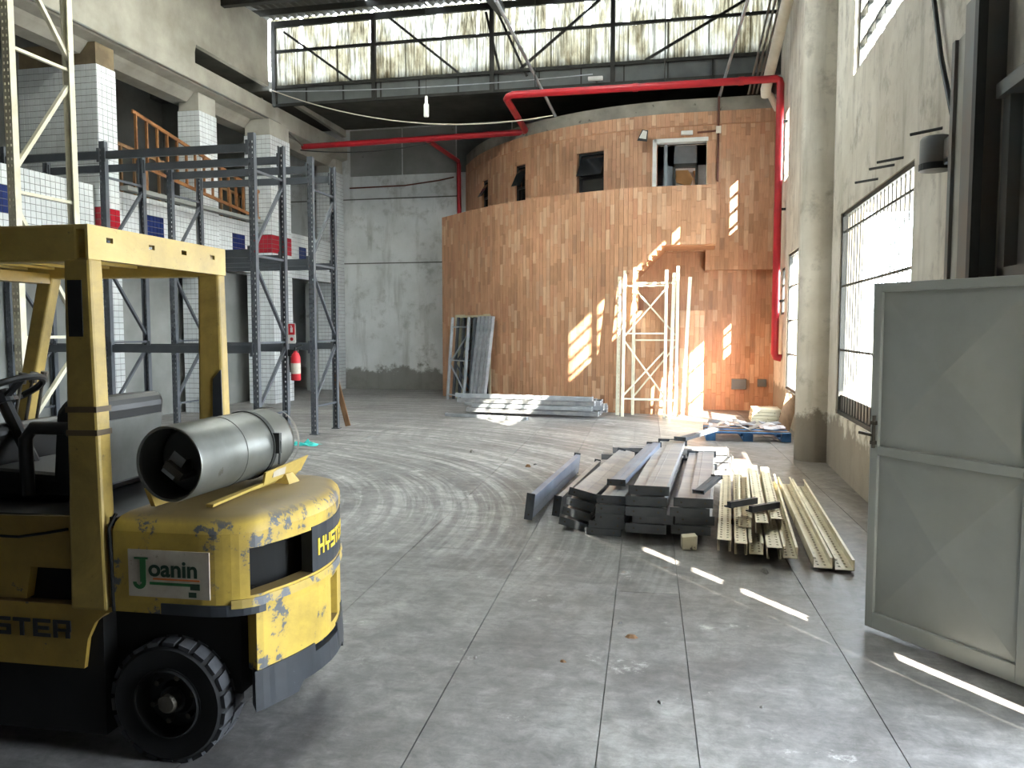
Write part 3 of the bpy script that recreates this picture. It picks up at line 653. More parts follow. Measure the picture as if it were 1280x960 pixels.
flat = Path([Vector((-1.6, 17.3)), Vector((1.74, 17.3))])
wa = struct(body(flat, lambda x: [(0, 3.4 if x < .4 else 2.91)], 'wall_alcove', .15, 'clad_body'))
clad(flat, lambda x: [(0, 3.33 if x < .4 else 2.91)], 'brick_slips', wa, seed=9)
# roof of the drum so that it stays dark inside
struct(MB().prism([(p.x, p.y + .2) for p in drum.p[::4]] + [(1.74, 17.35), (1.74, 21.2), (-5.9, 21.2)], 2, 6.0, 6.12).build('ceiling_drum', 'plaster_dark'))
# awning windows of the drum
for k, (a, b, c, d) in enumerate(DW):
    w = struct(empty('window_%d' % (8 + k))); s0, s1 = drum.s_of_x(a), drum.s_of_x(b)
    q = lambda u, t, z: drum.pt(u, t, z)
    def box(u0, u1, t0, t1, z0, z1, dz=0): return [q(u0, t0, z0), q(u1, t0, z0), q(u1, t1, z0), q(u0, t1, z0), q(u0, t0, z1), q(u1, t0, z1), q(u1, t1, z1), q(u0, t1, z1)]
    f = MB()
    f.hexa(box(s0, s0 + .04, -.14, -.04, c, d)).hexa(box(s1 - .04, s1, -.14, -.04, c, d)).hexa(box(s0, s1, -.14, -.04, d - .04, d)).hexa(box(s0, s1, -.14, -.04, c, c + .04)).hexa(box(s0, s1, -.14, -.04, c + .36, c + .41))
    f.build('window_frame', 'black_plastic', w)
    MB().hexa(box(s0 + .04, s1 - .04, -.10, -.09, c + .04, c + .36)).build('pane', 'dark_glass', w)
    z0, z1 = c + .41, d - .04
    MB().hexa([q(s0 + .04, .13, z0), q(s1 - .04, .13, z0), q(s1 - .04, .15, z0), q(s0 + .04, .15, z0), q(s0 + .04, -.10, z1), q(s1 - .04, -.10, z1), q(s1 - .04, -.08, z1), q(s0 + .04, -.08, z1)]).build('tilted_pane', 'dark_glass', w)
    MB().hexa(box(s0 - .02, s1 + .02, -.30, -.20, c - .02, d + .02)).build('unlit_backing', 'void_black', w)  # black slab standing in for the unlit interior
# doorway of the drum and the room glimpsed through it
d2 = struct(empty('door_2', (0, 17.13, 0))); x0, x1, z0, z1 = DOOR2
MB().bx(x0 - .03, x0 + .05, -.04, .16, z0, z1 + .02).bx(x0, x1, -.04, .16, z1 - .05, z1 + .03).build('door_frame', 'white_paint', d2)
MB().bx(x1 - .03, x1 + .02, -.01, .16, z0, z1).build('right_jamb', 'frame_cream', d2)
MB().bx(x0 + .05, x0 + .40, .55, .65, z0, z1).bx(x1 - .22, x1, .55, .65, z0, z1).bx(x0, x1, .55, .65, z1 - .42, z1).build('inner_partition', 'interior_grey', d2)
MB().bx(x0 + .20, x0 + .26, .15, .60, z0, z1).build('side_wall', 'interior_grey', d2)
MB().bx(x0 + .37, x0 + .43, .50, .68, z0, z1 - .38).bx(x1 - .25, x1 - .19, .50, .68, z0, z1 - .38).bx(x0 + .37, x1 - .19, .50, .68, z1 - .45, z1 - .38).build('inner_frame', 'dark_steel', d2)
MB().bx(x0 - .3, 1.70, 1.4, 1.45, z0, z1 + .2).build('room_wall', 'poster_white', d2)
for poly in ([(-.36, 5.22), (-.30, 4.95), (.0, 4.86), (.06, 5.02), (-.05, 5.22)], [(.05, 5.2), (.12, 5.0), (.20, 4.72), (.27, 5.0), (.18, 5.2)]):
    MB().prism(poly, 1, 1.36, 1.39).build('torn_board', 'cardboard', d2)
for a, b in (((-.40, 5.2), (-.46, 4.78)), ((.14, 5.22), (.28, 5.02)), ((.28, 5.02), (.38, 5.22)), ((.20, 4.72), (.28, 5.02))): MB().bar((a[0], 1.37, a[1]), (b[0], 1.37, b[1]), .025, .02, (0, 1, 0)).build('strip', 'dark_steel', d2)
# ground floor doorway with cream lining
d3 = struct(empty('door_3')); s0, s1 = par.s_of_x(DRX[0]), par.s_of_x(DRX[1])
def pbox(u0, u1, t0, t1, z0, z1): return [par.pt(u0, t0, z0), par.pt(u1, t0, z0), par.pt(u1, t1, z0), par.pt(u0, t1, z0), par.pt(u0, t0, z1), par.pt(u1, t0, z1), par.pt(u1, t1, z1), par.pt(u0, t1, z1)]
MB().hexa(pbox(s0 - .02, s0 + .08, -.2, .03, 0, 2.02)).hexa(pbox(s1 - .06, s1 + .02, -.2, .03, 0, 2.02)).hexa(pbox(s0, s1, -.2, .03, 1.97, 2.04)).build('door_frame', 'frame_cream', d3)
MB().hexa(pbox(s0 + .02, s1 - .02, -.6, -.5, 0, 2.0)).build('unlit_doorway_sheet', 'void_black', d3)  # black sheet in place of the unlit room behind

# ------------------------------------------------------------ forklift (local x = towards its rear, y = away from the viewer)
fk = tag(empty('forklift', (-1.967, 2.66, 0), math.radians(2.6)), 'worn yellow forklift with overhead guard and black bumper, carrying a grey gas cylinder', 'forklift')
FWD = 0.98
# plan of the counterweight
def cw_plan(inset=0.0, far=True):
    pts = [(-.20, 0), (.16, 0)]
    for k in range(1, 7):
        a = math.radians(15 * k); pts.append((.16 + .22 * math.sin(a), .13 * (1 - math.cos(a)) + .0))
    for y in (.20, .27, .34, .41, .49): pts.append((.385 + .085 * math.sin(math.pi / 2 * (y - .13) / .36), y))
    half = pts[:]; pts += [(x, FWD - y) for x, y in reversed(half[:-1])]
    return [Vector(p) for p in pts]
cwp = Path(cw_plan()); SL = cwp.L; HALF = SL / 2
su = lambda y: min((abs(cwp.at(u)[0].y - y) + (10 if cwp.at(u)[0].x < .24 else 0), u) for u in frange(0, SL, .01))[1]
GR0, GR1 = su(.055), su(.80)          # opening across the rear face
PK0, PK1 = su(.54), su(.66)
ARCH_R = .36
us = merge(frange(0, SL, .03), [GR0, GR1, PK0, PK1])
zs = [.36, .40, .44, .50, .56, .60, .64, .675, .70, .86, .88, .92]
GZ0, GZ1 = .675, .86
def cw_solid(u, z):
    x, y = cwp.at(u)[0]
    if (y < .12 or y > FWD - .12) and x < ARCH_R and z < .60: return False
    if GR0 < u < GR1 and GZ0 < z < GZ1: return False
    if PK0 < u < PK1 and .40 < z < .60: return False
    return True
cw = MB(); cells(cw, us, zs, cw_solid, lambda u, t, z: cwp.pt(u, t - (.004 if z < .62 else 0), z), 0, -.07)
cwo = cw.build('counterweight', 'yellow_worn', fk, smooth=True)
# rounded shoulder and domed dirty top
top = MB(); rings_ = []; cen = Vector((.05, .49))
for t, z in ((0, .92), (.012, .95), (.035, .972), (.07, .985), (.14, .995), (.26, 1.0)):
    rings_.append([Vector(cwp.pt(u, 0, 0)).to_2d() + (cen - Vector(cwp.pt(u, 0, 0)).to_2d()).normalized() * t for u in us]); rings_[-1] = [(p.x, p.y, z) for p in rings_[-1]]
vs = [p for r_ in rings_ for p in r_]; n = len(us); fs = [(j * n + i, j * n + i + 1, (j + 1) * n + i + 1, (j + 1) * n + i) for j in range(len(rings_) - 1) for i in range(n - 1)]
vs.append((-.05, .49, 1.003)); fs += [((len(rings_) - 1) * n + i, (len(rings_) - 1) * n + i + 1, len(vs) - 1) for i in range(n - 1)]
fs.append(((len(rings_) - 1) * n + n - 1, (len(rings_) - 1) * n, len(vs) - 1)); fs += [(j * n, (j + 1) * n, (j + 1) * n + n - 1, j * n + n - 1) for j in range(len(rings_) - 1)]
top.add(vs, fs).build('counterweight_top', 'yellow_worn', fk, smooth=True)
# black fill for the unlit radiator cavity, black lettered panel, lifting pocket, lower bumper
MB().prism([(p.x - .12, .10 + (p.y / FWD) * (FWD - .20)) for p in cwp.p[3:-3]], 2, .62, .90).build('radiator_cavity', 'void_black', fk)
pn = MB(); P0, P1 = su(.36), su(.80)
for a, b in zip(frange(P0, P1, .04)[:-1], frange(P0, P1, .04)[1:]):
    pn.hexa([cwp.pt(a, -.05, .68), cwp.pt(b, -.05, .68), cwp.pt(b, .004, .68), cwp.pt(a, .004, .68), cwp.pt(a, -.05, .872), cwp.pt(b, -.05, .872), cwp.pt(b, .004, .872), cwp.pt(a, .004, .872)])
panel = pn.build('rear_panel', 'black_paint', fk)
MB().bx(.34, .36, .50, .70, .38, .62).build('pocket_back', 'yellow_paint', fk)
lip = MB()
for a, b in zip(frange(su(.02), su(FWD - .02), .04)[:-1], frange(su(.02), su(FWD - .02), .04)[1:]):
    lip.hexa([cwp.pt(a, -.05, .625), cwp.pt(b, -.05, .625), cwp.pt(b, .010, .632), cwp.pt(a, .010, .632), cwp.pt(a, -.05, .665), cwp.pt(b, -.05, .665), cwp.pt(b, .006, .665), cwp.pt(a, .006, .665)])
lip.build('belt_line', 'yellow_scraped', fk)
bp = MB(); B0, B1 = su(.06), su(FWD - .06)
bz = lambda u: .215 if abs(u - HALF) > .22 else .25
for a, b in zip(frange(B0, B1, .03)[:-1], frange(B0, B1, .03)[1:]):
    top_ = .372 if abs((a + b) / 2 - HALF) > .13 else .335
    bp.hexa([cwp.pt(a, -.06, bz(a)), cwp.pt(b, -.06, bz(b)), cwp.pt(b, .012, bz(b)), cwp.pt(a, .012, bz(a)), cwp.pt(a, -.06, top_), cwp.pt(b, -.06, top_), cwp.pt(b, .004, top_), cwp.pt(a, .004, top_)])
bp.build('rear_bumper', 'black_paint', fk)
MB().cyl((.43, .49, .30), (.43, .49, .41), .016, seg=10).build('tow_pin', 'black_paint', fk)
MB().bx(.20, .32, .22, .76, .25, .40).build('bumper_core', 'void_black', fk)
# black band along the counterweight skirt
sk = MB(); S0, S1 = su(.0) * 0 + .22, su(.10)
for a, b in zip(frange(.20, S1, .03)[:-1], frange(.20, S1, .03)[1:]):
    sk.hexa([cwp.pt(a, -.01, .602), cwp.pt(b, -.01, .602), cwp.pt(b, .006, .602), cwp.pt(a, .006, .602), cwp.pt(a, -.01, .645), cwp.pt(b, -.01, .645), cwp.pt(b, .006, .645), cwp.pt(a, .006, .645)])
sk.build('skirt_band', 'black_paint', fk)
# letters built from strokes, laid out on a curve or a plane
GLY = {'H': [(0, 0, .24, 1), (.76, 0, 1, 1), (.24, .40, .76, .60)], 'Y': [(0, .5, .24, 1), (.76, .5, 1, 1), (0, .38, 1, .55), (.38, 0, .62, .40)],
       'S': [(0, 0, 1, .2), (0, .4, 1, .6), (0, .8, 1, 1), (0, .5, .24, .9), (.76, .1, 1, .5)], 'T': [(0, .8, 1, 1), (.38, 0, .62, .8)],
       'E': [(0, 0, .24, 1), (.24, 0, 1, .2), (.24, .4, .9, .6), (.24, .8, 1, 1)], 'R': [(0, 0, .24, 1), (.24, .8, 1, 1), (.76, .5, 1, .8), (.24, .36, 1, .52), (.70, 0, .95, .38)]}
def strokes(word, h, w, gap):
    x = 0
    for ch in word:
        for (a, b, c, d) in GLY[ch]: yield (x + a * w, b * h, x + c * w, d * h)
        x += w + gap
lt = MB(); LS = su(.40)
for (a, b, c, d) in strokes('HYSTER', .072, .052, .010):
    z0, z1 = .742 + b, .742 + d
    lt.hexa([cwp.pt(LS + a, .002, z0), cwp.pt(LS + c, .002, z0), cwp.pt(LS + c, .007, z0), cwp.pt(LS + a, .007, z0), cwp.pt(LS + a, .002, z1), cwp.pt(LS + c, .002, z1), cwp.pt(LS + c, .007, z1), cwp.pt(LS + a, .007, z1)])
lt.build('lettering', 'letter_yellow', panel)
# chassis sides
side = MB()
arch = [(-.20, .60), (-.24, .59), (-.29, .55), (-.325, .48), (-.345, .36)]
side.prism([(-1.75, .36)] + [(-1.75, .615), (-.20, .615)] + arch, 1, 0.0, .05)
sp = side.build('side_panel', 'yellow_paint', fk)
MB().prism([(-1.75, .36)] + [(-1.75, .615), (-.20, .615)] + arch, 1, FWD - .05, FWD).build('side_panel', 'yellow_paint', fk)
lt = MB()
for (a, b, c, d) in strokes('HYSTER', .072, .078, .012): lt.bx(-.925 + a, -.925 + c, -.004, .001, .478 + b, .478 + d)
lt.build('lettering', 'letter_black', sp)
MB().bx(-1.75, -.27, .02, FWD - .02, .085, .60).build('chassis', 'void_black', fk)  # chassis box, blackened and lowered to stand for the shade underneath
MB().bx(-.30, .27, .10, FWD - .10, .26, .66).build('wheel_bay', 'void_black', fk)
hood = MB()
hx = [(-1.30, .62), (-.21, .62), (-.21, .93), (-.40, .965), (-1.05, .95), (-1.30, .90)]
def side_hole(mb, y0, y1):
    mb.prism([(-1.30, .625), (-.60, .625), (-.575, .755), (-.215, .755), (-.215, .93), (-.40, .965), (-1.05, .95), (-1.30, .90)], 1, y0, y1)
    mb.bx(-.385, -.215, y0, y1, .625, .755)
h1 = MB(); side_hole(h1, .01, .05); h1.build('hood_side', 'yellow_paint', fk)
h1 = MB(); side_hole(h1, FWD - .05, FWD - .01); h1.build('hood_side', 'yellow_paint', fk)
MB().bx(-1.28, -.21, .06, FWD - .06, .60, .93).build('engine_bay', 'void_black', fk)
MB().bx(-1.28, -.20, .03, FWD - .03, .93, .965).build('hood_top', 'black_plastic', fk)
MB().tube([(-1.3, .006, .875), (-.62, .006, .875), (-.50, .006, .895), (-.40, .006, .915)], .006, 6).build('hood_seam', 'void_black', fk)
MB().tube([(-.205, .0, .60), (-.208, -.002, .80), (-.215, .0, .93), (-.19, .01, .985)], .007, 6).build('panel_seam', 'void_black', fk)
# decal on the counterweight side
dec = MB().bx(-.135, .205, -.004, .001, .668, .852).build('decal', 'decal_white', fk)
RX = Matrix.Rotation(math.radians(90), 4, 'X')
jj = MB(); jj.bx(-.085, -.060, -.0055, -.004, .725, .815).bx(-.108, -.050, -.0055, -.004, .815, .822)
for k in range(9):
    a0, a1 = math.radians(180 + 20 * k), math.radians(200 + 20 * k); q = lambda a, r: (-.088 + r * math.cos(a), .725 + r * math.sin(a))
    jj.prism([q(a0, .028), q(a1, .028), q(a1, .010 if k > 4 else .013), q(a0, .010 if k > 4 else .013)], 1, -.0055, -.004)
jj.build('letter', 'decal_green', dec)
text_mesh('oanin', 'letters', .090, 'decal_dark_green', Matrix.Translation((-.050, -.0045, .752)) @ RX, dec, .0005, .0024, 1.05)
MB().bx(-.03, .165, -.0055, -.004, .737, .744).build('orange_line', 'decal_orange', dec)
MB().bx(-.045, .135, -.0055, -.004, .717, .728).build('green_bar', 'decal_green', dec)
MB().bx(.125, .165, -.0055, -.004, .704, .728).bx(.118, .15, -.0055, -.004, .675, .695).build('stamp', 'decal_dark_green', dec)
# overhead guard
def leg(mb, y0, y1):
    a = [(-.387, .60), (-.227, .60), (-.250, 1.97), (-.361, 1.97)]
    return mb.prism(a, 1, y0, y1)
for y0, y1 in ((-.012, .065), (FWD - .075, FWD - .005)):
    l = leg(MB(), y0, y1).build('guard_leg', 'yellow_leg', fk, bevel=.012)
    if y0 < 0:
        MB().bx(-.345, -.285, y0 - .004, y0 + .002, 1.67, 1.885).build('slot', 'void_black', l)
        for z in (1.30, 1.39): MB().prism([(-.372, z - .012), (-.238, z - .010), (-.238, z + .012), (-.372, z + .010)], 1, y0 - .005, y1 + .004).build('tape', 'tape_brown', l)
    else: MB().prism([(-.30, 1.05), (-.24, 1.05), (-.245, 1.5), (-.29, 1.45)], 1, y0 - .004, y0 + .002).build('oil_stain', 'black_paint', l)
    f = MB(); a0, a1 = Vector((-1.42, 0, .95)), Vector((-1.20, 0, 1.97))
    f.hexa([(-1.50, y0, .93), (-1.42, y0, .93), (-1.42, y1, .93), (-1.50, y1, .93), (-1.25, y0, 1.97), (-1.165, y0, 1.97), (-1.165, y1, 1.97), (-1.25, y1, 1.97)])
    f.build('guard_front_leg', 'yellow_leg', fk, bevel=.01)
    MB().bx(-1.55, -.30, y0, y1, 1.955, 2.095).build('guard_side_rail', 'yellow_clean', fk, bevel=.01)
pl_ = MB(); rr_ = .03
prof = [(-.015, 1.965), (FWD + .0, 1.965), (FWD + .0, 2.06), (FWD - .03, 2.095), (.02, 2.095), (-.015, 2.06)]
cells(pl_, merge(frange(-.015, FWD, .995), [.09, .13, .36, .40, .60, .64, .84, .88]), [1.965, 2.035, 2.055, 2.095],
      lambda y, z: not (2.035 < z < 2.055 and any(a < y < b for a, b in ((.09, .13), (.36, .40), (.60, .64), (.84, .88)))), lambda u, t, z: (t, u, z), -.25, -.262)
pl_.build('guard_rear_plate', 'yellow_clean', fk)
MB().bx(-.45, -.262, -.01, FWD - .005, 2.078, 2.095).build('guard_roof_edge', 'yellow_clean', fk)
for k in range(7): MB().bx(-1.50 + k * .155, -1.46 + k * .155, .06, FWD - .07, 2.0, 2.07).build('guard_slat', 'yellow_clean', fk)
MB().bx(-1.28, -1.18, .0, FWD, 1.93, 1.98).build('guard_front_bar', 'yellow_paint', fk)
# seat with backrest, arm loop, cowl and steering wheel
seat = MB(); seat.prism([(-1.05, .965), (-.55, .965), (-.55, 1.08), (-1.0, 1.10), (-1.07, 1.04)], 1, .24, .76).build('seat_cushion', 'seat_vinyl', fk, bevel=.03)
bk = MB(); bk.prism([(-.66, 1.02), (-.47, 1.02), (-.42, 1.37), (-.445, 1.41), (-.59, 1.40), (-.63, 1.35)], 1, .24, .70)
back = bk.build('seat_backrest', 'seat_vinyl', fk, bevel=.025)
MB().hexa([(-.475, .29, 1.03), (-.455, .29, 1.03), (-.455, .67, 1.03), (-.475, .67, 1.03), (-.435, .29, 1.31), (-.415, .29, 1.31), (-.415, .67, 1.31), (-.435, .67, 1.31)]).build('back_shell', 'tank_metal', back)
MB().tube([(-.74, .20, 1.0), (-.74, .20, 1.24), (-.70, .20, 1.285), (-.54, .20, 1.285), (-.50, .20, 1.25), (-.50, .20, 1.0)], .028, 10).build('arm_loop', 'black_plastic', fk, smooth=True)
MB().prism([(-1.55, .62), (-1.20, .62), (-1.02, 1.24), (-1.05, 1.27), (-1.55, 1.20)], 1, .05, FWD - .05).build('cowl', 'black_plastic', fk, bevel=.02)
MB().bx(-1.75, -1.30, .03, FWD - .03, .60, .64).build('step_plate', 'black_plastic', fk)
sw = MB(); ax = Vector((-.45, 0, .89)).normalized(); u_ = Vector((0, 1, 0)); v_ = ax.cross(u_); cc = Vector((-1.10, .47, 1.40))
sw.tube([cc + (u_ * math.cos(t) + v_ * math.sin(t)) * .185 for t in [2 * math.pi * i / 28 for i in range(28)]], .016, 8, True)
steer = sw.build('steering_wheel', 'black_plastic', fk, smooth=True)
sp_ = MB()
for t in (.3, 2.4, 4.5): sp_.bar(cc - ax * .03, cc + (u_ * math.cos(t) + v_ * math.sin(t)) * .18, .03, .014)
sp_.cyl(cc - ax * .05, cc + ax * .01, .045, seg=14).build('spokes', 'black_plastic', steer)
MB().cyl(cc - ax * .40, cc - ax * .03, .03, seg=10).build('steering_column', 'black_plastic', fk)
for k in range(3): MB().cyl((-1.16, .60 + k * .07, 1.20), (-1.10, .60 + k * .07, 1.46), .008, seg=8).cyl((-1.10, .60 + k * .07, 1.44), (-1.09, .60 + k * .07, 1.49), .018, seg=10).build('lever', 'steel_hub', fk)
# wheels
def wheel(x, y, r, w, parent, s=1):
    wh = MB(); prof = [(r * .55, 0), (r * .60, .012), (r * .92, .004), (r * .985, .018), (r, .035), (r, w - .035), (r * .985, w - .018), (r * .92, w - .004), (r * .60, w - .012), (r * .55, w)]
    wh.lathe(prof, (x, y, r), (0, s, 0), 48); o = wh.build('tyre', 'rubber', parent, smooth=True)
    tr_ = MB(); n = 22
    for k in range(n):
        for side_ in (0, 1):
            a = 2 * math.pi * (k + side_ * .5) / n; h0, h1 = (.0, w * .46) if side_ == 0 else (w * .54, w)
            pts = []
            for rr in (r * .97, r * 1.035):
                for (da_, hh) in ((0, h0), (.20, h0), (.24, h1), (.04, h1)):
                    ra = a + da_; hq = hh if 0 < hh < w else (.012 if hh == 0 else w - .012)
                    pts.append((x + rr * math.cos(ra), y + s * hq, r + rr * math.sin(ra)))
            tr_.hexa(pts)
    tr_.build('tread_lug', 'tread_rubber_lit', o, kind='stuff')
    h = MB(); h.lathe([(.0, .05), (r * .22, .05), (r * .24, .06), (r * .30, .075), (r * .50, .075), (r * .56, .045), (r * .57, .01), (r * .60, .006)], (x, y, r), (0, s, 0), 32); hub = h.build('rim', 'black_plastic', o, smooth=True)
    MB().lathe([(0, -.002), (r * .14, 0), (r * .17, .012), (r * .17, .06)], (x, y, r), (0, s, 0), 20).build('hub_cap', 'steel_hub', hub)
    for k in range(6):
        a = 2 * math.pi * k / 6 + .3; MB().cyl((x + r * .38 * math.cos(a), y + s * .045, r + r * .38 * math.sin(a)), (x + r * .38 * math.cos(a), y + s * .078, r + r * .38 * math.sin(a)), .012, seg=6).build('lug_nut', 'steel_hub', hub)
    return o
wheel(0.0, .005, .237, .17, fk); wheel(0.0, FWD - .005, .237, .17, fk, -1)
wheel(-1.55, -.03, .32, .20, fk); wheel(-1.55, FWD + .03, .32, .20, fk, -1)
# mast, carriage and forks in front
for y in (.18, .72): MB().bx(-2.05, -1.93, y, y + .08, .08, 2.05).build('mast_rail', 'black_paint', fk)
for z in (.35, 1.2, 2.0): MB().bx(-2.03, -1.95, .26, .72, z, z + .08).build('mast_crossbar', 'black_paint', fk)
MB().bx(-2.11, -2.06, .05, .93, .22, .30).bx(-2.11, -2.06, .05, .93, .52, .60).build('carriage', 'black_paint', fk)
for y in (.22, .66): MB().bx(-3.1, -2.11, y, y + .1, .06, .10).bx(-2.15, -2.11, y, y + .1, .06, .62).build('fork', 'black_paint', fk)
# cradle for the gas cylinder
cr = MB(); A0, A1 = Vector((.028, .10, 0)), Vector((.085, .82, 0)); dcy = (A1 - A0).normalized(); nrm_ = Vector((dcy.y, -dcy.x, 0))
def cp(l, t, z): return A0 + dcy * l + nrm_ * t + Vector((0, 0, z))
cr.hexa([cp(.02, .10, 1.0), cp(.70, .10, 1.0), cp(.70, .13, 1.03), cp(.02, .13, 1.0), cp(.02, .10, 1.012), cp(.70, .10, 1.012), cp(.70, .135, 1.045), cp(.02, .135, 1.012)])
cr.hexa([cp(.38, .125, 1.02), cp(.70, .125, 1.03), cp(.70, .135, 1.03), cp(.38, .135, 1.02), cp(.36, .15, 1.08), cp(.73, .15, 1.10), cp(.73, .16, 1.10), cp(.36, .16, 1.08)])
cr.hexa([cp(.52, .06, .99), cp(.62, .06, .99), cp(.62, .18, .99), cp(.52, .18, .99), cp(.54, .06, 1.04), cp(.60, .06, 1.04), cp(.60, .15, 1.04), cp(.54, .15, 1.04)])
cr.hexa([cp(-.02, -.12, 1.0), cp(.66, -.12, 1.0), cp(.66, -.10, 1.0), cp(-.02, -.10, 1.0), cp(-.02, -.15, 1.07), cp(.66, -.15, 1.07), cp(.66, -.13, 1.07), cp(-.02, -.13, 1.07)])
crd = cr.build('cylinder_cradle', 'yellow_clean', fk)
MB().hexa([cp(.43, .146, 1.045), cp(.53, .146, 1.045), cp(.53, .150, 1.045), cp(.43, .150, 1.045), cp(.43, .152, 1.075), cp(.53, .154, 1.078), cp(.53, .158, 1.078), cp(.43, .156, 1.075)]).build('warning_label', 'decal_white', crd)
# LPG cylinder
tank = empty('gas_cylinder', fk.matrix_basis @ Vector((0, 0, 0)) if False else (0, 0, 0)); tag(tank, 'dented grey metal gas cylinder strapped on the rear of the yellow forklift', 'gas cylinder')
bpy.context.view_layer.update(); tank.matrix_world = fk.matrix_world.copy(); bpy.context.view_layer.update()
R_T = .150; zc = 1.03 + R_T
ax0 = cp(-.06, 0, zc); ax1 = cp(.70, 0, zc - .0)
tb = MB(); Ln = .76
tb.lathe([(R_T - .012, .13), (R_T - .012, .0), (R_T - .004, -.004), (R_T, .004), (R_T, .30), (R_T + .0025, .302), (R_T + .0025, .306), (R_T, .308), (R_T, .66), (R_T - .012, .70), (R_T - .05, .745), (.06, .765), (0, .768)], ax0, dcy, 48)
tb.build('cylinder_shell', 'tank_metal', tank, smooth=True)
MB().lathe([(0, .10), (.07, .105), (.12, .12), (R_T - .01, .15)], ax0, dcy, 40).build('end_dome', 'gate_steel', tank, smooth=True)
MB().lathe([(R_T + .006, .70), (R_T - .004, .735)], ax0, dcy, 40).build('foot_ring', 'tank_metal', tank)
vv = MB(); ca = ax0 + dcy * .10
vv.bar(ca + Vector((0, 0, -.02)), ca + Vector((0, 0, -.02)) - dcy * .06, .05, .05); vv.bar(ca + Vector((-.02, 0, .0)) - dcy * .07, ca + Vector((.05, 0, -.05)) - dcy * .07, .07, .03); vv.cyl(ca + Vector((.03, 0, -.05)) - dcy * .09, ca + Vector((.03, 0, -.05)), .018, seg=10)
vv.build('valve', 'steel_hub', tank)
MB().bar(ca + Vector((-.03, 0, -.05)) - dcy * .075, ca + Vector((.03, 0, .03)) - dcy * .075, .002, .06).build('valve_tag', 'galv', tank)
st = MB(); stp = []
for i in range(41):
    a = 2 * math.pi * i / 40; stp.append((math.cos(a), math.sin(a)))
up_ = Vector((0, 0, 1)); vs = []; fs = []
for (c_, s2) in stp:
    for l, r_ in ((.50, R_T + .001), (.525, R_T + .001), (.525, R_T + .005), (.50, R_T + .005)): vs.append(ax0 + dcy * l + (nrm_ * c_ + up_ * s2) * r_)
for i in range(40):
    for k in range(4): fs.append((4 * i + k, 4 * i + (k + 1) % 4, 4 * i + 4 + (k + 1) % 4, 4 * i + 4 + k))
MB().add(vs, fs).build('strap', 'dark_steel', tank)
b0 = ax0 + dcy * .52 + nrm_ * (R_T + .008)
MB().bar(b0 + Vector((0, 0, .06)), b0 + Vector((0, 0, -.03)), .02, .03, tuple(nrm_)).tube([b0 + Vector((0, 0, .05)), b0 + nrm_ * .015 + Vector((0, 0, .02)), b0 + nrm_ * .01 - Vector((0, 0, .04)), b0 + nrm_ * .005 - Vector((0, 0, .08))], .005, 6).build('latch', 'dark_steel', tank)

# ------------------------------------------------------------ pallet racks
def post_mesh(L_, w=.09, d=.07, pitch=.075):
    mb = MB(); zs_ = [0.0]; z = .06
    while z + .03 < L_ - .04: zs_ += [z, z + .03]; z += pitch
    zs_.append(L_); hw = w / 2
    cells(mb, [-hw, -.032, -.016, .016, .032, hw], zs_, lambda u, z: not (.016 < abs(u) < .032 and any(a < z < a + .03 for a in (zs_[1::2][:-0 or None])) and z > .05 and ((z - .06) % pitch) < .03), lambda u, t, z: (u, t, z), 0, .004)
    mb.bx(-hw, -hw + .004, .004, d, 0, L_).bx(hw - .004, hw, .004, d, 0, L_)
    mb.bx(-hw, -hw + .018, d, d + .004, 0, L_).bx(hw - .018, hw, d, d + .004, 0, L_)
    return mb
def rack(name, loc, xs, depth, H_, levels, label, m_post, m_beam):
    r = tag(empty(name, loc), label, 'rack', 'grey pallet racks along the tiled columns')
    p0 = None; br = None
    for x in xs:
        for y, rot in ((0, 0), (depth, math.pi)):
            if p0 is None: p0 = post_mesh(H_).build('upright_post', m_post, r); p0.location = (x, y, 0)
            else: dup(p0, r, (x, y, 0), (0, 0, rot))
            MB().bx(x - .07, x + .07, y - .05 + (.03 if rot == 0 else -.03), y + .05 + (.03 if rot == 0 else -.03), 0, .012).build('foot_plate', m_beam, r)
        for z in (3.9, 2.72, 1.5, .45): MB().bar((x, .03, z), (x, depth - .03, z), .035, .03).build('strut', m_post, r)
        for (a, za), (b, zb) in (((depth, 3.82), (0, 2.82)), ((0, 2.62), (depth, 1.58)), ((depth, 1.42), (0, .52))):
            MB().bar((x, .03 if a == 0 else depth - .03, za), (x, .03 if b == 0 else depth - .03, zb), .035, .045, (1, 0, 0)).build('diagonal_brace', m_post, r)
    for xa, xb in zip(xs[:-1], xs[1:]):
        for z in levels:
            for y in (.02, depth - .02):
                bm_ = MB(); bm_.bx(xa + .05, xb - .05, y - .025, y + .015, z - .055, z + .055).bx(xa + .05, xb - .05, y + .015, y + .03, z - .055, z + .01)
                b_ = bm_.build('beam', m_beam, r)
                for x_ in (xa + .05, xb - .05): MB().bx(x_ - .02, x_ + .02, y - .045, y - .025, z - .10, z + .10).build('end_plate', m_beam, b_)
    return r
rack('pallet_rack', (-8.3, 10.2, 0), [-1.72, 0, 2.37], .9, 4.4, [4.2, 2.75, 1.41], 'grey steel pallet rack with a fire extinguisher on its end frame', 'rack_grey', 'rack_beam_grey')
rack('pallet_rack', (-8.35, 11.8, 0), [0, 2.5], .88, 4.4, [4.2, 2.75, 1.41], 'grey steel pallet rack standing behind the one with the fire extinguisher', 'rack_grey', 'rack_beam_grey')
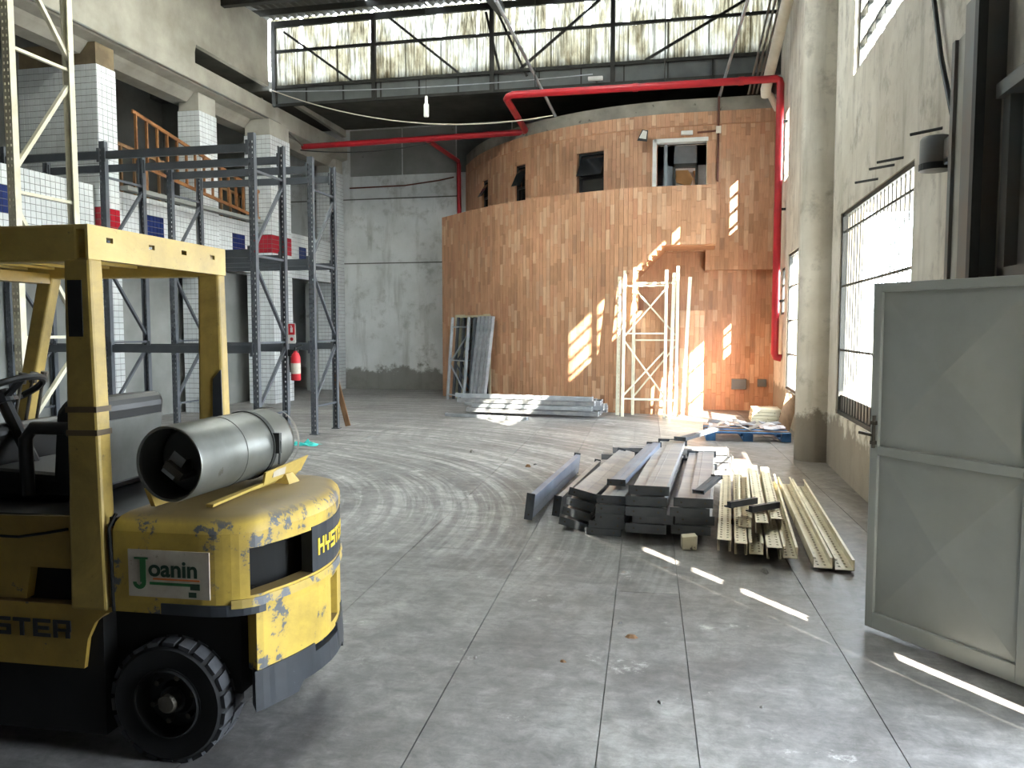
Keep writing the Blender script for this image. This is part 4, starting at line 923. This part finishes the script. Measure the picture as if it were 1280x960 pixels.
# tall cream frame beside the forklift
cf = tag(empty('rack_frame', (-7.45, 7.7, 0)), 'tall cream steel rack frame with zigzag bracing behind the forklift', 'rack frame')
pc = post_mesh(6.2, .10, .08).build('upright_post', 'rack_cream', cf); dup(pc, cf, (0, .97, 0), (0, 0, math.pi))
for z in (.4, 1.6, 3.25, 4.85): MB().bar((0, .03, z), (0, .94, z), .04, .035).build('strut', 'rack_cream', cf)
for (a, za), (b, zb) in (((0, .5), (.97, 1.48)), ((.97, 1.74), (0, 3.1)), ((0, 3.46), (.97, 4.70)), ((.97, 4.97), (0, 6.1))):
    MB().bar((0, .03 if a == 0 else .94, za), (0, .03 if b == 0 else .94, zb), .045, .05, (1, 0, 0)).build('diagonal_brace', 'rack_cream', cf)
for y in (0, .97): MB().bx(-.08, .08, y - .07, y + .07, 0, .015).build('foot_plate', 'rack_cream', cf)
# orange ladder lying on edge on the mezzanine front
MB().bx(.09, .26, -2.98, 1.48, 4.05, 4.12).build('ledge', 'plaster_grey', mez)
ld = tag(empty('wooden_ladder', (-9.38, 12.3, 4.12), 0), 'long orange brown wooden ladder standing on edge on the mezzanine ledge', 'ladder')
A_, B_ = Vector((0, 0, 1.31)), Vector((0, 4.15, .62)); C_, D_ = Vector((0, .3, .42)), Vector((0, 4.15, .035))
MB().bar(A_, B_, .035, .06).build('stile', 'wood_orange', ld); MB().bar(C_, D_, .035, .06).build('stile', 'wood_orange', ld)
for k in range(15):
    t = .02 + k / 14.6; p = A_.lerp(B_, t); tt = (p.y - .3) / 3.85
    MB().bar(p, C_.lerp(D_, tt), .03, .045, (1, 0, 0)).build('rung', 'wood_orange', ld)
MB().bar(C_ + Vector((0, .0, -.02)), (0, .3, 0), .035, .05, (1, 0, 0)).build('foot', 'wood_orange', ld)
ld2 = tag(empty('wooden_ladder', (-10.15, 12.1, 3.76), 0), 'brown wooden ladder standing on the mezzanine floor behind the orange one', 'ladder')
A_, B_ = Vector((0, 0, 1.35)), Vector((0, 5.0, 1.0)); C_, D_ = Vector((0, 0, .05)), Vector((0, 5.0, .05))
MB().bar(A_, B_, .035, .06).build('stile', 'wood_plank', ld2); MB().bar(C_, D_, .035, .06).build('stile', 'wood_plank', ld2)
for k in range(14): MB().bar(A_.lerp(B_, .03 + k / 14), C_.lerp(D_, .03 + k / 14), .03, .05, (1, 0, 0)).build('rung', 'wood_plank', ld2)
# extinguisher signs
def sign(loc, rz, w, h, label, m1='red_sign', two=False, rot=None):
    s_ = tag(empty('extinguisher_sign', loc, rz), label, 'sign'); 
    MB().bx(-w / 2, w / 2, -.006, 0, -h / 2, h / 2).build('board', 'white_paint' if two else m1, s_)
    if two: MB().bx(-w / 2 + .008, w / 2 - .008, -.009, -.006, -.02, h / 2 - .008).build('red_field', 'red_sign', s_); zc_ = h * .21; sc = .55
    else: zc_ = 0; sc = 1
    pic = MB(); pic.bx(-w * .16 * 1, w * .16, -.012, -.009, zc_ - h * .28 * sc, zc_ + h * .16 * sc).bx(-w * .06, w * .06, -.012, -.009, zc_ + h * .16 * sc, zc_ + h * .28 * sc).bx(-w * .22, w * .06, -.012, -.009, zc_ + h * .28 * sc, zc_ + h * .34 * sc)
    pic.build('pictogram', 'white_paint', s_)
    if two: MB().prism([(.055 * math.cos(t) * w / .2 * .8, -h * .28 + .055 * math.sin(t) * w / .2 * .8) for t in [2 * math.pi * i / 20 for i in range(20)]], 1, -.009, -.006).build('red_disc', 'red_sign', s_)
sign((-9.46, 14.66, 2.72), math.pi / 2, .34, .34, 'red square sign with white extinguisher pictogram, on the slim tiled column')
sign((-9.46, 14.72, 2.06), math.pi / 2, .18, .26, 'smaller red sign below another one on the slim tiled column')
sign((-5.80, 11.03, 1.63), 0, .12, .30, 'narrow red and white sign above the fire extinguisher', two=True)
# fire extinguisher hung on the rack
ex = tag(empty('fire_extinguisher', (-5.72, 10.98, .93)), 'red fire extinguisher hanging on the rack post below its sign', 'fire extinguisher')
MB().lathe([(0, 0), (.065, 0), (.072, .015), (.072, .34), (.055, .39), (.025, .42), (.025, .44)], (0, 0, 0), (0, 0, 1), 24).build('cylinder', 'red_sign', ex, smooth=True)
MB().lathe([(.073, .10), (.073, .26)], (0, 0, 0), (0, 0, 1), 24).build('label_band', 'decal_white', ex)
MB().cyl((0, 0, .43), (0, 0, .50), .018, seg=10).bar((0, 0, .49), (.11, 0, .53), .02, .015).bar((0, 0, .46), (.10, 0, .47), .02, .012).build('valve_lever', 'dark_steel', ex)
MB().tube([(-.02, 0, .46), (-.09, 0, .42), (-.095, 0, .25), (-.085, 0, .12)], .012, 8).build('hose', 'black_plastic', ex)
MB().bx(-.155, .0, .06, .10, .36, .46).build('hook', 'dark_steel', ex)
# plank and litter on the floor
pk = tag(MB().bar((-5.75, 12.9, 0.015), (-5.92, 12.75, .95), .09, .025, (0, 1, 0)).build('wooden_plank', 'wood_plank'), 'brown wooden plank leaning against the end post of the rear rack', 'plank')
rn = random.Random(4); cr_ = MB(); vs = []; nn_ = 7
for i in range(nn_):
    for j in range(nn_): vs.append((-.22 + .44 * i / 6 + rn.uniform(-.03, .03), -.12 + .24 * j / 6 + rn.uniform(-.02, .02), max(.004, rn.uniform(.0, .13) * (1 - abs(i - 3) / 3.6) * (1 - abs(j - 3) / 3.6))))
cr_.add(vs, [(i * 7 + j, i * 7 + j + 1, i * 7 + j + 8, i * 7 + j + 7) for i in range(6) for j in range(6)])
tb_ = cr_.build('plastic_sheet', 'teal_plastic'); tb_.location = (-5.45, 10.72, 0); tag(tb_, 'crumpled turquoise plastic sheet on the floor by the rack', 'plastic sheet')
rub = empty('debris', (0, 0, 0)); bpy.data.objects.remove(rub)
for i, (x, y, s_) in enumerate(((-.28, 4.35, .035), (-.36, 4.55, .02), (-2.9, 10.6, .06), (-1.9, 9.6, .06), (-1.85, 9.75, .03), (-.1, 3.6, .02), (-.6, 3.95, .02), (.35, 3.65, .018), (.55, 5.75, .05), (.9, 8.7, .08), (1.2, 7.6, .05), (-1.05, 3.9, .02))):
    d_ = MB(); r_ = random.Random(i); pts = [(s_ * math.cos(a) * r_.uniform(.6, 1.2), s_ * .6 * math.sin(a) * r_.uniform(.6, 1.2)) for a in [2 * math.pi * k / 6 for k in range(6)]]
    d_.add([(p[0], p[1], 0) for p in pts] + [(p[0] * .5, p[1] * .5, s_ * .5) for p in pts], [tuple(range(5, -1, -1)), tuple(range(6, 12))] + [(k, (k + 1) % 6, 6 + (k + 1) % 6, 6 + k) for k in range(6)])
    o = d_.build('debris_chip', 'scrap_grey' if i % 3 else 'wood_plank'); o.location = (x, y, 0); o.rotation_euler = (0, 0, i); tag(o, 'small loose chip of debris lying on the concrete floor', 'debris', 'debris chips on the floor')

# ------------------------------------------------------------ pile of grey rack beams
def rack_beam(p0, p1, pw, h, label, group, m='pile_grey', mp='pile_dark', roll=0.0, plate_h=None, name='rack_beam', step=True):
    p0, p1 = Vector(p0), Vector(p1); d = p1 - p0; L_ = d.length
    o = empty(name, p0); o.rotation_mode = 'QUATERNION'
    yaw = math.atan2(d.y, d.x); pitch = math.asin(d.z / L_)
    o.rotation_quaternion = (Matrix.Rotation(yaw, 3, 'Z') @ Matrix.Rotation(-pitch, 3, 'Y') @ Matrix.Rotation(roll, 3, 'X')).to_quaternion()
    w = pw * .86; ph = plate_h or h * 1.12
    b_ = MB(); b_.bx(.008, L_ - .008, -w / 2, w * .12, 0, h)
    if step: b_.bx(.008, L_ - .008, w * .13, w / 2, 0, h * .72)
    else: b_.bx(.008, L_ - .008, w * .12, w / 2, 0, h)
    b_.bx(.01, L_ - .01, -w * .10, -w * .06, h, h + .004)
    b_.build('tube', m, o, bevel=.004)
    for x in (0, L_ - .008):
        e = MB(); e.bx(x, x + .008, -pw / 2, pw / 2, -.0, ph); e.build('end_plate', mp, o)
        hl = MB()
        for yy in (-pw * .3, pw * .3): hl.cyl((x - .002, yy, ph / 2), (x + .010, yy, ph / 2), .009, seg=8)
        hl.build('bolt', 'steel_hub', o)
    tag(o, label, 'beam', group); return o
G1 = 'grey beams in the main pile'
L1 = 'grey steel rack beam in the stacked pile on the floor'
rn = random.Random(11)
for nl, z0, dz, n_, f_, pw in ((3, .125, .072, (-.60, 6.46), (-.42, 8.95), .24), (5, .055, .078, (-.285, 6.40), (-.15, 9.25), .325), (4, .055, .076, (.045, 6.45), (.13, 9.05), .31)):
    for k in range(nl):
        j = rn.uniform(-.03, .03); rack_beam((n_[0] + j, n_[1] + rn.uniform(-.05, .05), z0 + k * dz), (f_[0] + j + rn.uniform(-.03, .03), f_[1] + rn.uniform(-.12, .1), z0 + k * dz), pw, dz * .86, L1, G1)
for k in range(2): rack_beam((-.66 + .03 * k, 6.5, .0 + .06 * k), (-.48, 9.0, .0 + .06 * k), .30, .052, L1, G1, 'pile_dark')
for k in range(4): rack_beam((-.93 + .02 * k, 6.62 + .05 * k, .02 + .075 * k), (-.72 + .02 * k, 9.2, .02 + .075 * k), .25, .06, L1, G1, 'pile_grey', roll=.22)
for k, (x0, x1, y) in enumerate(((-.95, .46, 9.42), (-.90, .50, 9.46), (-.98, .52, 9.44), (-.85, .47, 9.47))): rack_beam((x0, y, .004 + k * .08), (x1, y + .1, .004 + k * .08), .22, .066, 'grey steel rack beam lying crosswise behind the stacked pile', 'grey beams lying crosswise', 'pile_grey', 'pile_grey', step=False)
rack_beam((-.58, 6.80, .36), (-.34, 8.75, .42), .16, .05, 'blue grey steel channel lying askew on top of the pile', None, 'pile_blue')
rack_beam((-.07, 9.0, .46), (.32, 9.9, .47), .14, .04, 'short dark grey beam sticking out over the far end of the pile', None, 'pile_dark')
rack_beam((.10, 6.55, .37), (.26, 6.95, .43), .10, .03, 'short dark offcut of beam resting on the near end of the pile', None, 'pile_dark')
rack_beam((-1.31, 6.86, .125), (-1.22, 9.25, .125), .24, .055, 'single blue grey beam standing on edge beside the pile', None, 'pile_blue', roll=-1.45, plate_h=.075)
rack_beam((-1.10, 7.05, .10), (-.97, 9.15, .10), .19, .05, 'dark beam on edge between the pile and the single blue grey beam', None, 'pile_grey', roll=-1.45, plate_h=.07)
o = MB().hexa([(-.055, -.05, 0), (.055, -.05, 0), (.055, .05, 0), (-.055, .05, 0), (-.06, -.055, .10), (.06, -.05, .11), (.055, .05, .11), (-.055, .05, .10)]).build('spacer_block', 'pile_cream', bevel=.006); o.location = (.03, 6.26, 0); o.rotation_euler = (0, 0, .15); tag(o, 'chipped cream spacer block under the near end of the grey pile', 'block')

# cream upright posts in the second pile
def cream_post(p0, p1, w, d_, label, group, roll=0, m='pile_cream'):
    p0, p1 = Vector(p0), Vector(p1); v_ = p1 - p0; L_ = v_.length
    o = post_mesh(L_, w, d_).build('cream_post', m); q = v_.to_track_quat('Z', 'Y'); o.rotation_mode = 'QUATERNION'
    # local z along the post; put the web (local -y) upward
    zax = v_.normalized(); yax = Vector((0, 0, -1)); xax = yax.cross(zax).normalized(); yax = zax.cross(xax)
    Rm = Matrix((xax, yax, zax)).transposed(); o.rotation_quaternion = (Rm @ Matrix.Rotation(roll, 3, 'Z')).to_quaternion(); o.location = p0
    tag(o, label, 'post', group); return o
G2 = 'cream posts in the loose pile'; L2 = 'scuffed cream steel post in the loose pile beside the grey beams'
PI_ = math.pi
for (n_, f_, z, z2, w, roll) in (((.285, 6.02), (.42, 8.75), .145, .145, .10, 0), ((.40, 5.95), (.54, 8.8), .145, .145, .09, 0), ((.51, 5.98), (.655, 8.7), .06, .06, .10, PI_), ((.625, 5.88), (.77, 8.85), .145, .145, .10, 0),
                         ((.74, 5.92), (.885, 8.9), .06, .06, .10, PI_), ((.57, 6.25), (.70, 8.9), .235, .235, .09, .0), ((.455, 6.4), (.585, 8.6), .152, .152, .10, PI_), ((.69, 6.4), (.815, 8.8), .235, .235, .08, 0)):
    cream_post((n_[0], n_[1], z), (f_[0], f_[1], z2), w, .08, L2 if roll == 0 else 'cream steel post lying open side up in the loose pile', G2 if roll == 0 else 'upturned cream posts', roll, 'pile_cream')
for (n_, f_, lab, gr) in (((.95, 5.86), (1.02, 8.85), 'cream steel channel at the outer edge of the loose pile, open side up', None), ((1.09, 5.84), (1.15, 8.75), 'outermost cream steel channel of the loose pile, bracket at its far end', None)):
    cream_post((n_[0], n_[1], .02), (f_[0], f_[1], .05), .13, .075, lab, gr, math.pi)
for x, y in ((.46, 6.75), (.62, 6.62)):
    o = MB().bx(-.02, .02, -.16, .16, 0, .05).bx(-.05, -.02, -.16, .16, 0, .012).build('black_bracket', 'black_paint'); o.location = (x, y, .25); o.rotation_euler = (0, 0, -.8); tag(o, 'black angle bracket lying on the cream posts', 'bracket', 'black brackets on the cream posts')
for k, (x, y) in enumerate(((.30, 7.2), (.34, 7.9))): rack_beam((x - .02, y - .06, .0), (x + .56, y, .0), .06, .038, 'wooden batten carrying the cream posts', 'battens under the cream posts', 'wood_plank', 'wood_plank', step=False, name='batten')

# ------------------------------------------------------------ far group: bundle of long galvanised posts, leaning frames
rn = random.Random(21); G3 = 'galvanised posts in the bundle'
for k in range(16):
    lay = k // 5; idx = k % 5; mm = rn.choice(['galv', 'pile_grey', 'pile_dark', 'galv']); y = 15.05 + idx * .19; z = .06 + lay * .095
    rack_beam((-4.35 + rn.uniform(-.15, .4), y + .25, z), (-1.55 + rn.uniform(-.2, .12), y - .1 + rn.uniform(-.02, .02), z), .10, .075, {'galv': 'long pale galvanised', 'pile_grey': 'long mid grey scuffed', 'pile_dark': 'long dark grey'}[mm] + ' steel post lying in the bundle before the curved wall', {'galv': 'pale', 'pile_grey': 'mid grey', 'pile_dark': 'dark'}[mm] + ' posts in the bundle', mm, 'galv', name='steel_post', step=False)
o = rack_beam((-4.6, 14.95, .0), (-2.9, 14.55, .0), .09, .055, 'single galvanised bar on the floor in front of the post bundle', None, 'galv', 'galv', name='steel_post', step=False)
def lean_frame(base, W_, H_, tilt, yaw, m, label, group, zs_, diag, name='ladder_frame', pw=.06):
    f = tag(empty(name, base), label, 'rack frame', group); f.rotation_euler = (-tilt, 0, yaw)
    for x in (0, W_): MB().bx(x - pw / 2, x + pw / 2, -pw / 2, pw / 2, 0, H_).build('upright', m, f, bevel=.006)
    for z in zs_: MB().bar((0, 0, z), (W_, 0, z), .03, .03).build('strut', m, f)
    for (a, za, b, zb) in diag: MB().bar((a * W_, .02, za), (b * W_, .02, zb), .03, .03).build('diagonal', m, f)
    return f
lean_frame((-1.22, 15.52, 0), .80, 2.85, .115, .0, 'rack_cream', 'nearer cream rack frame leaning on the brick clad wall', None, (.35, 1.62, 2.55), ((0, 1.55, 1, 2.5), (0, 1.5, 1, .4), (0, .4, 1, 1.3)))
lean_frame((-1.05, 15.90, 0), .84, 2.92, .06, -.03, 'rack_cream', 'farther cream rack frame leaning on the brick clad wall behind another', None, (.30, 1.48, 2.6), ((0, .35, 1, 1.4), (1, 1.55, 0, 2.5)))
for k, (x, h, tl) in enumerate(((-1.34, 2.75, .10), (-.33, 2.8, .09), (-.08, 2.72, .10))):
    o = post_mesh(h, .07, .06).build('cream_upright', 'rack_cream'); o.location = (x, (15.80, 15.70, 15.72)[k], 0); o.rotation_euler = (-tl, .02 * k, 0); tag(o, 'loose cream perforated upright leaning beside the cream rack frames', 'post', 'loose cream uprights against the wall')
o = MB().bar((-.62, 15.35, .02), (-.35, 15.42, .62), .05, .03).build('cream_strut', 'rack_cream'); 
bpy.data.objects.remove(o)
# grey frames and posts in the doorway
for k in range(3): lean_frame((-5.66 + .11 * k, 18.50 + .13 * k, 0), .72, 1.98, .08, -.72, 'galv' if k == 0 else 'rack_grey', 'grey steel rack frame leaning in the cream framed doorway', 'grey frames leaning in the doorway', (.12, .95, 1.75), ((0, .9, 1, 1.6), (0, .85, 1, .2)))
for k in range(4):
    o = post_mesh(2.0, .10, .07).build('grey_upright', 'galv'); o.location = (-4.90 + .12 * k, 17.75 - .09 * k, 0); o.rotation_euler = (-.10, 0.05, -.7); tag(o, 'light grey perforated upright leaning beside the doorway', 'post', 'grey uprights beside the doorway')

# ------------------------------------------------------------ blue pallet with scrap, more boards by the right wall
pal = tag(empty('pallet', (.90, 13.0, 0), .03), 'blue painted wooden pallet loaded with scrap sheets', 'pallet')
for x in (-.55, 0, .55):
    for y in (-.45, 0, .45): MB().bx(x - .07, x + .07, y - .05, y + .05, .022, .112).build('block', 'pallet_blue', pal)
    MB().bx(x - .07, x + .07, -.5, .5, 0, .022).build('bottom_board', 'pallet_blue', pal)
for k in range(6): y = -.45 + k * .18; MB().bx(-.62, .62, y - .05, y + .05, .112, .134).build('deck_board', 'pallet_blue' if k % 2 == 0 else 'wood_plank', pal)
rn = random.Random(31)
for k in range(9):
    L_, w_ = rn.uniform(.30, .38), rn.uniform(.14, .24); s_ = MB(); n_ = 5
    vs = []
    for i in range(n_ + 1):
        for yy in (-w_ / 2, w_ / 2):
            for zz in (0, .006): vs.append((L_ * (i / n_ - .5), yy, zz + .03 * math.sin(i * 1.3 + k) * (1 if k % 2 else .3)))
    fs = []
    for i in range(n_):
        a = 4 * i; b = a + 4; fs += [(a, a + 2, b + 2, b), (a + 1, b + 1, b + 3, a + 3), (a, b, b + 1, a + 1), (a + 2, a + 3, b + 3, b + 2)]
    fs += [(0, 1, 3, 2), (4 * n_, 4 * n_ + 2, 4 * n_ + 3, 4 * n_ + 1)]
    o = s_.add(vs, fs).build('scrap_sheet', rn.choice(['scrap_grey', 'pile_grey', 'pile_dark'])); o.location = (.50 + .40 * (k % 3), 12.68 + .31 * (k // 3), .195); o.rotation_euler = (rn.uniform(.0, .25), rn.uniform(-.06, .06), rn.uniform(-.35, .35)); mn = o.data.materials[0].name; tag(o, {'scrap_grey': 'brownish', 'pile_grey': 'light grey', 'pile_dark': 'dark grey'}[mn] + ' bent scrap metal sheet heaped on the blue pallet', 'scrap sheet', {'scrap_grey': 'brownish', 'pile_grey': 'light', 'pile_dark': 'dark'}[mn] + ' scrap sheets on the blue pallet')
for k in range(4): tag(MB().bx(1.15 + .01 * k, 1.62 + .015 * k, 15.1, 15.75, .005 + k * .06, .058 + k * .06).build('timber_board', 'pile_cream'), 'pale board in the low stack near the corner', 'board', 'boards stacked near the corner')
tag(MB().bar((1.52, 13.55, .02), (1.69, 13.75, .62), .20, .03, (0, 1, 0)).build('leaning_board', 'wood_plank'), 'brown board leaning on the right wall behind the round column', 'board')

# ------------------------------------------------------------ red fire main
rp = tag(empty('fire_pipe'), 'red fire water pipe running across the hall and down the right wall', 'pipe')
MB().tube([(1.60, 15.8, 1.22), (1.60, 15.8, 6.2), (1.58, 15.8, 6.27), (1.52, 15.8, 6.3), (-3.45, 15.75, 6.3), (-3.55, 15.8, 6.28), (-3.60, 15.9, 6.27), (-3.72, 18.4, 6.25), (-3.78, 18.52, 6.25), (-3.9, 18.55, 6.25), (-9.4, 18.6, 6.2)], .07, 12).build('main_run', 'red_pipe', rp, smooth=True)
MB().tube([(-6.2, 18.57, 6.23), (-6.1, 21.0, 6.2), (-6.1, 21.1, 6.1), (-6.1, 21.15, 4.0)], .06, 12).build('branch', 'red_pipe', rp, smooth=True)
MB().tube([(1.60, 15.8, 1.25), (1.62, 15.8, 1.17), (1.72, 15.8, 1.15)], .07, 12).build('elbow', 'red_pipe', rp, smooth=True)
for p in ((-1.05, 15.78, 6.3), (.9, 15.8, 6.3)): MB().cyl((p[0] - .05, p[1], p[2]), (p[0] + .05, p[1], p[2]), .08, seg=14).build('coupling', 'red_pipe', rp)
for z in (2.2, 3.9, 5.5): MB().bx(1.58, 1.74, 15.77, 15.83, z, z + .04).build('clamp', 'dark_steel', rp)
for x in (-.5, -3.0): MB().cyl((x, 15.78, 6.36), (x, 15.78, 8.5), .012, seg=6).build('hanger', 'truss_steel', rp)
tag(MB().tube([(-9.3, 21.2, 5.62), (-7.6, 21.0, 5.6), (-6.6, 20.9, 5.68), (-6.18, 20.9, 5.75)], .02, 8).build('thin_pipe', 'conduit_brown'), 'thin brown pipe along the grey back wall', 'pipe')
# white drain pipe, hanging tubes
dp = tag(empty('drain_pipe'), 'off white plastic drain pipe slanting down from the roof by the right wall', 'pipe')
MB().tube([(1.60, 14.4, 7.45), (1.40, 16.5, 6.32), (1.42, 16.6, 6.22)], .10, 14).build('slanting_run', 'pvc_white', dp, smooth=True)
MB().tube([(1.42, 16.6, 6.25), (1.50, 16.75, 6.28), (1.66, 16.9, 6.02)], .06, 12).build('elbow', 'pvc_white', dp, smooth=True)
tag(MB().tube([(-3.48, 14.5, 7.63), (-2.93, 18.1, 6.37)], .035, 10).build('hanging_tube', 'galv', smooth=True), 'grey steel tube slanting from the roof down to the curved coping', 'tube')
tag(MB().tube([(.93, 14.3, 7.32), (.545, 17.2, 6.38)], .03, 10).build('hanging_tube', 'galv', smooth=True), 'thin grey tube slanting down to the conduit above the upper doorway', 'tube')
for k in range(3): tag(MB().tube([(1.35 + .09 * k, 14.3, 7.6), (1.22 + .08 * k, 15.6, 6.9), (1.12 + .08 * k, 17.1, 6.42)], .022, 8).build('cable_conduit', 'gate_steel'), 'dark grey cable conduit slanting down beside the drain pipe', 'conduit', 'conduits beside the drain pipe')
# wall conduit and junction at the upper doorway, floodlight, exit lamp, meter boxes
cd = tag(empty('wall_conduit', (.545, 17.08, 0)), 'brown conduit with a junction box beside the upper doorway', 'conduit')
MB().tube([(0, 0, 6.4), (0, 0, 4.70)], .022, 8).build('riser', 'conduit_brown', cd); MB().tube([(0, 0, 5.72), (-.42, 0, 5.70)], .02, 8).build('branch', 'conduit_brown', cd); MB().bx(-.05, .05, -.05, .02, 5.66, 5.80).build('junction_box', 'pvc_white', cd)
tag(MB().bx(-.20, .04, 17.02, 17.11, 5.66, 5.74).build('exit_lamp', 'white_paint', bevel=.01), 'small white lamp box above the upper doorway', 'lamp')
fl_ = tag(empty('floodlight', (-.98, 16.98, 5.66)), 'small black and white floodlight on the clad wall beside the upper doorway', 'floodlight')
MB().hexa([(-.10, -.06, -.10), (.10, -.02, -.12), (.10, .04, -.10), (-.10, .02, -.08), (.0, -.06, .12), (.12, -.02, .10), (.12, .04, .12), (.0, .02, .13)]).build('housing', 'black_plastic', fl_)
MB().hexa([(-.06, -.075, -.05), (.08, -.04, -.07), (.08, -.025, -.07), (-.06, -.06, -.05), (.02, -.075, .10), (.10, -.04, .08), (.10, -.025, .08), (.02, -.06, .10)]).build('lens', 'white_paint', fl_); MB().bx(-.02, .02, .03, .13, -.02, .02).build('bracket', 'dark_steel', fl_)
for x0, x1, z0, z1, lab in ((.90, 1.20, .44, .66, 'larger grey meter box low on the clad wall near the corner'), (1.42, 1.60, .50, .66, 'smaller grey meter box in the corner by the right wall')):
    e = tag(empty('meter_box', ((x0 + x1) / 2, 17.28, z0)), lab, 'meter box'); hw = (x1 - x0) / 2; MB().bx(-hw, hw, -.05, 0, 0, z1 - z0).build('case', 'gate_steel', e, bevel=.005); MB().bx(-hw + .02, hw - .02, -.06, -.05, .02, z1 - z0 - .02).build('lid', 'fascia_grey', e)
# siren lamp, its conduit and iron stubs on the right wall
sl = tag(empty('wall_lamp', (1.63, 6.03, 2.80)), 'grey drum shaped lamp on the right wall above the grated window', 'lamp')
MB().lathe([(0, .20), (.09, .20), (.10, .18), (.10, .0), (.08, -.02), (0, -.02)], (0, 0, 0), (0, 0, 1), 24).build('drum', 'gate_steel', sl, smooth=True); MB().lathe([(.104, .02), (.104, -.025), (0, -.028)], (0, 0, 0), (0, 0, 1), 24).build('lens_ring', 'black_plastic', sl); MB().bx(.02, .11, -.20, -.06, .0, .16).build('bracket', 'gate_steel', sl); MB().bx(.02, .06, -.20, -.12, -.01, .03).build('clip', 'galv', sl)
tag(MB().tube([(1.70, 6.62, 4.4), (1.70, 6.25, 3.6), (1.70, 5.88, 3.02)], .018, 8).build('lamp_conduit', 'dark_steel'), 'dark conduit running down the right wall to the drum lamp', 'conduit')
for y, z in ((6.3, 3.12), (7.35, 3.13), (7.65, 3.13), (8.27, 3.12)): tag(MB().cyl((1.745, y, z), (1.56, y + .12, z - .01), .012, seg=8).build('iron_stub', 'dark_steel'), 'short iron rod sticking out of the right wall above the grate', 'rod', 'iron rods above the grate')
# pendant bulb, tube fitting, cables
pb = tag(empty('pendant_lamp', (-4.98, 15.0, 5.76)), 'white tubular bulb hanging on a wire below the clerestory', 'lamp')
MB().lathe([(0, 0), (.045, .01), (.05, .03), (.05, .24), (.03, .27), (.025, .40)], (0, 0, 0), (0, 0, 1), 14).build('bulb', 'white_paint', pb, smooth=True); MB().cyl((0, 0, .40), (0, 0, 2.75), .006, seg=6).build('wire', 'truss_steel', pb)
tl_ = tag(empty('tube_fitting', (-1.95, 16.95, 6.88)), 'small white tube light fitting on the gutter beam', 'lamp'); MB().bx(-.15, .15, -.04, .04, -.04, .03).build('case', 'white_paint', tl_); MB().bx(-.02, .02, .04, .28, -.01, .03).build('bracket', 'truss_steel', tl_)
def sag(a, b, s_, n=16): a, b = Vector(a), Vector(b); return [a.lerp(b, i / n) - Vector((0, 0, s_ * 4 * (i / n) * (1 - i / n))) for i in range(n + 1)]
tag(MB().tube(sag((-9.3, 17.0, 7.1), (-2.86, 17.05, 6.2), .42), .012, 6).build('sagging_cable', 'pvc_white'), 'white cable sagging below the clerestory to the curved wall', 'cable')
tag(MB().tube(sag((-9.0, 16.6, 6.95), (-2.0, 16.9, 6.95), .08), .01, 6).build('taut_cable', 'galv'), 'thin pale cable strung along the gutter beam', 'cable')
tag(MB().tube(sag((-9.3, 18.3, 6.05), (-6.1, 18.7, 6.15), .12), .014, 6).build('dark_cable', 'dark_steel'), 'dark cable sagging below the red pipe', 'cable')
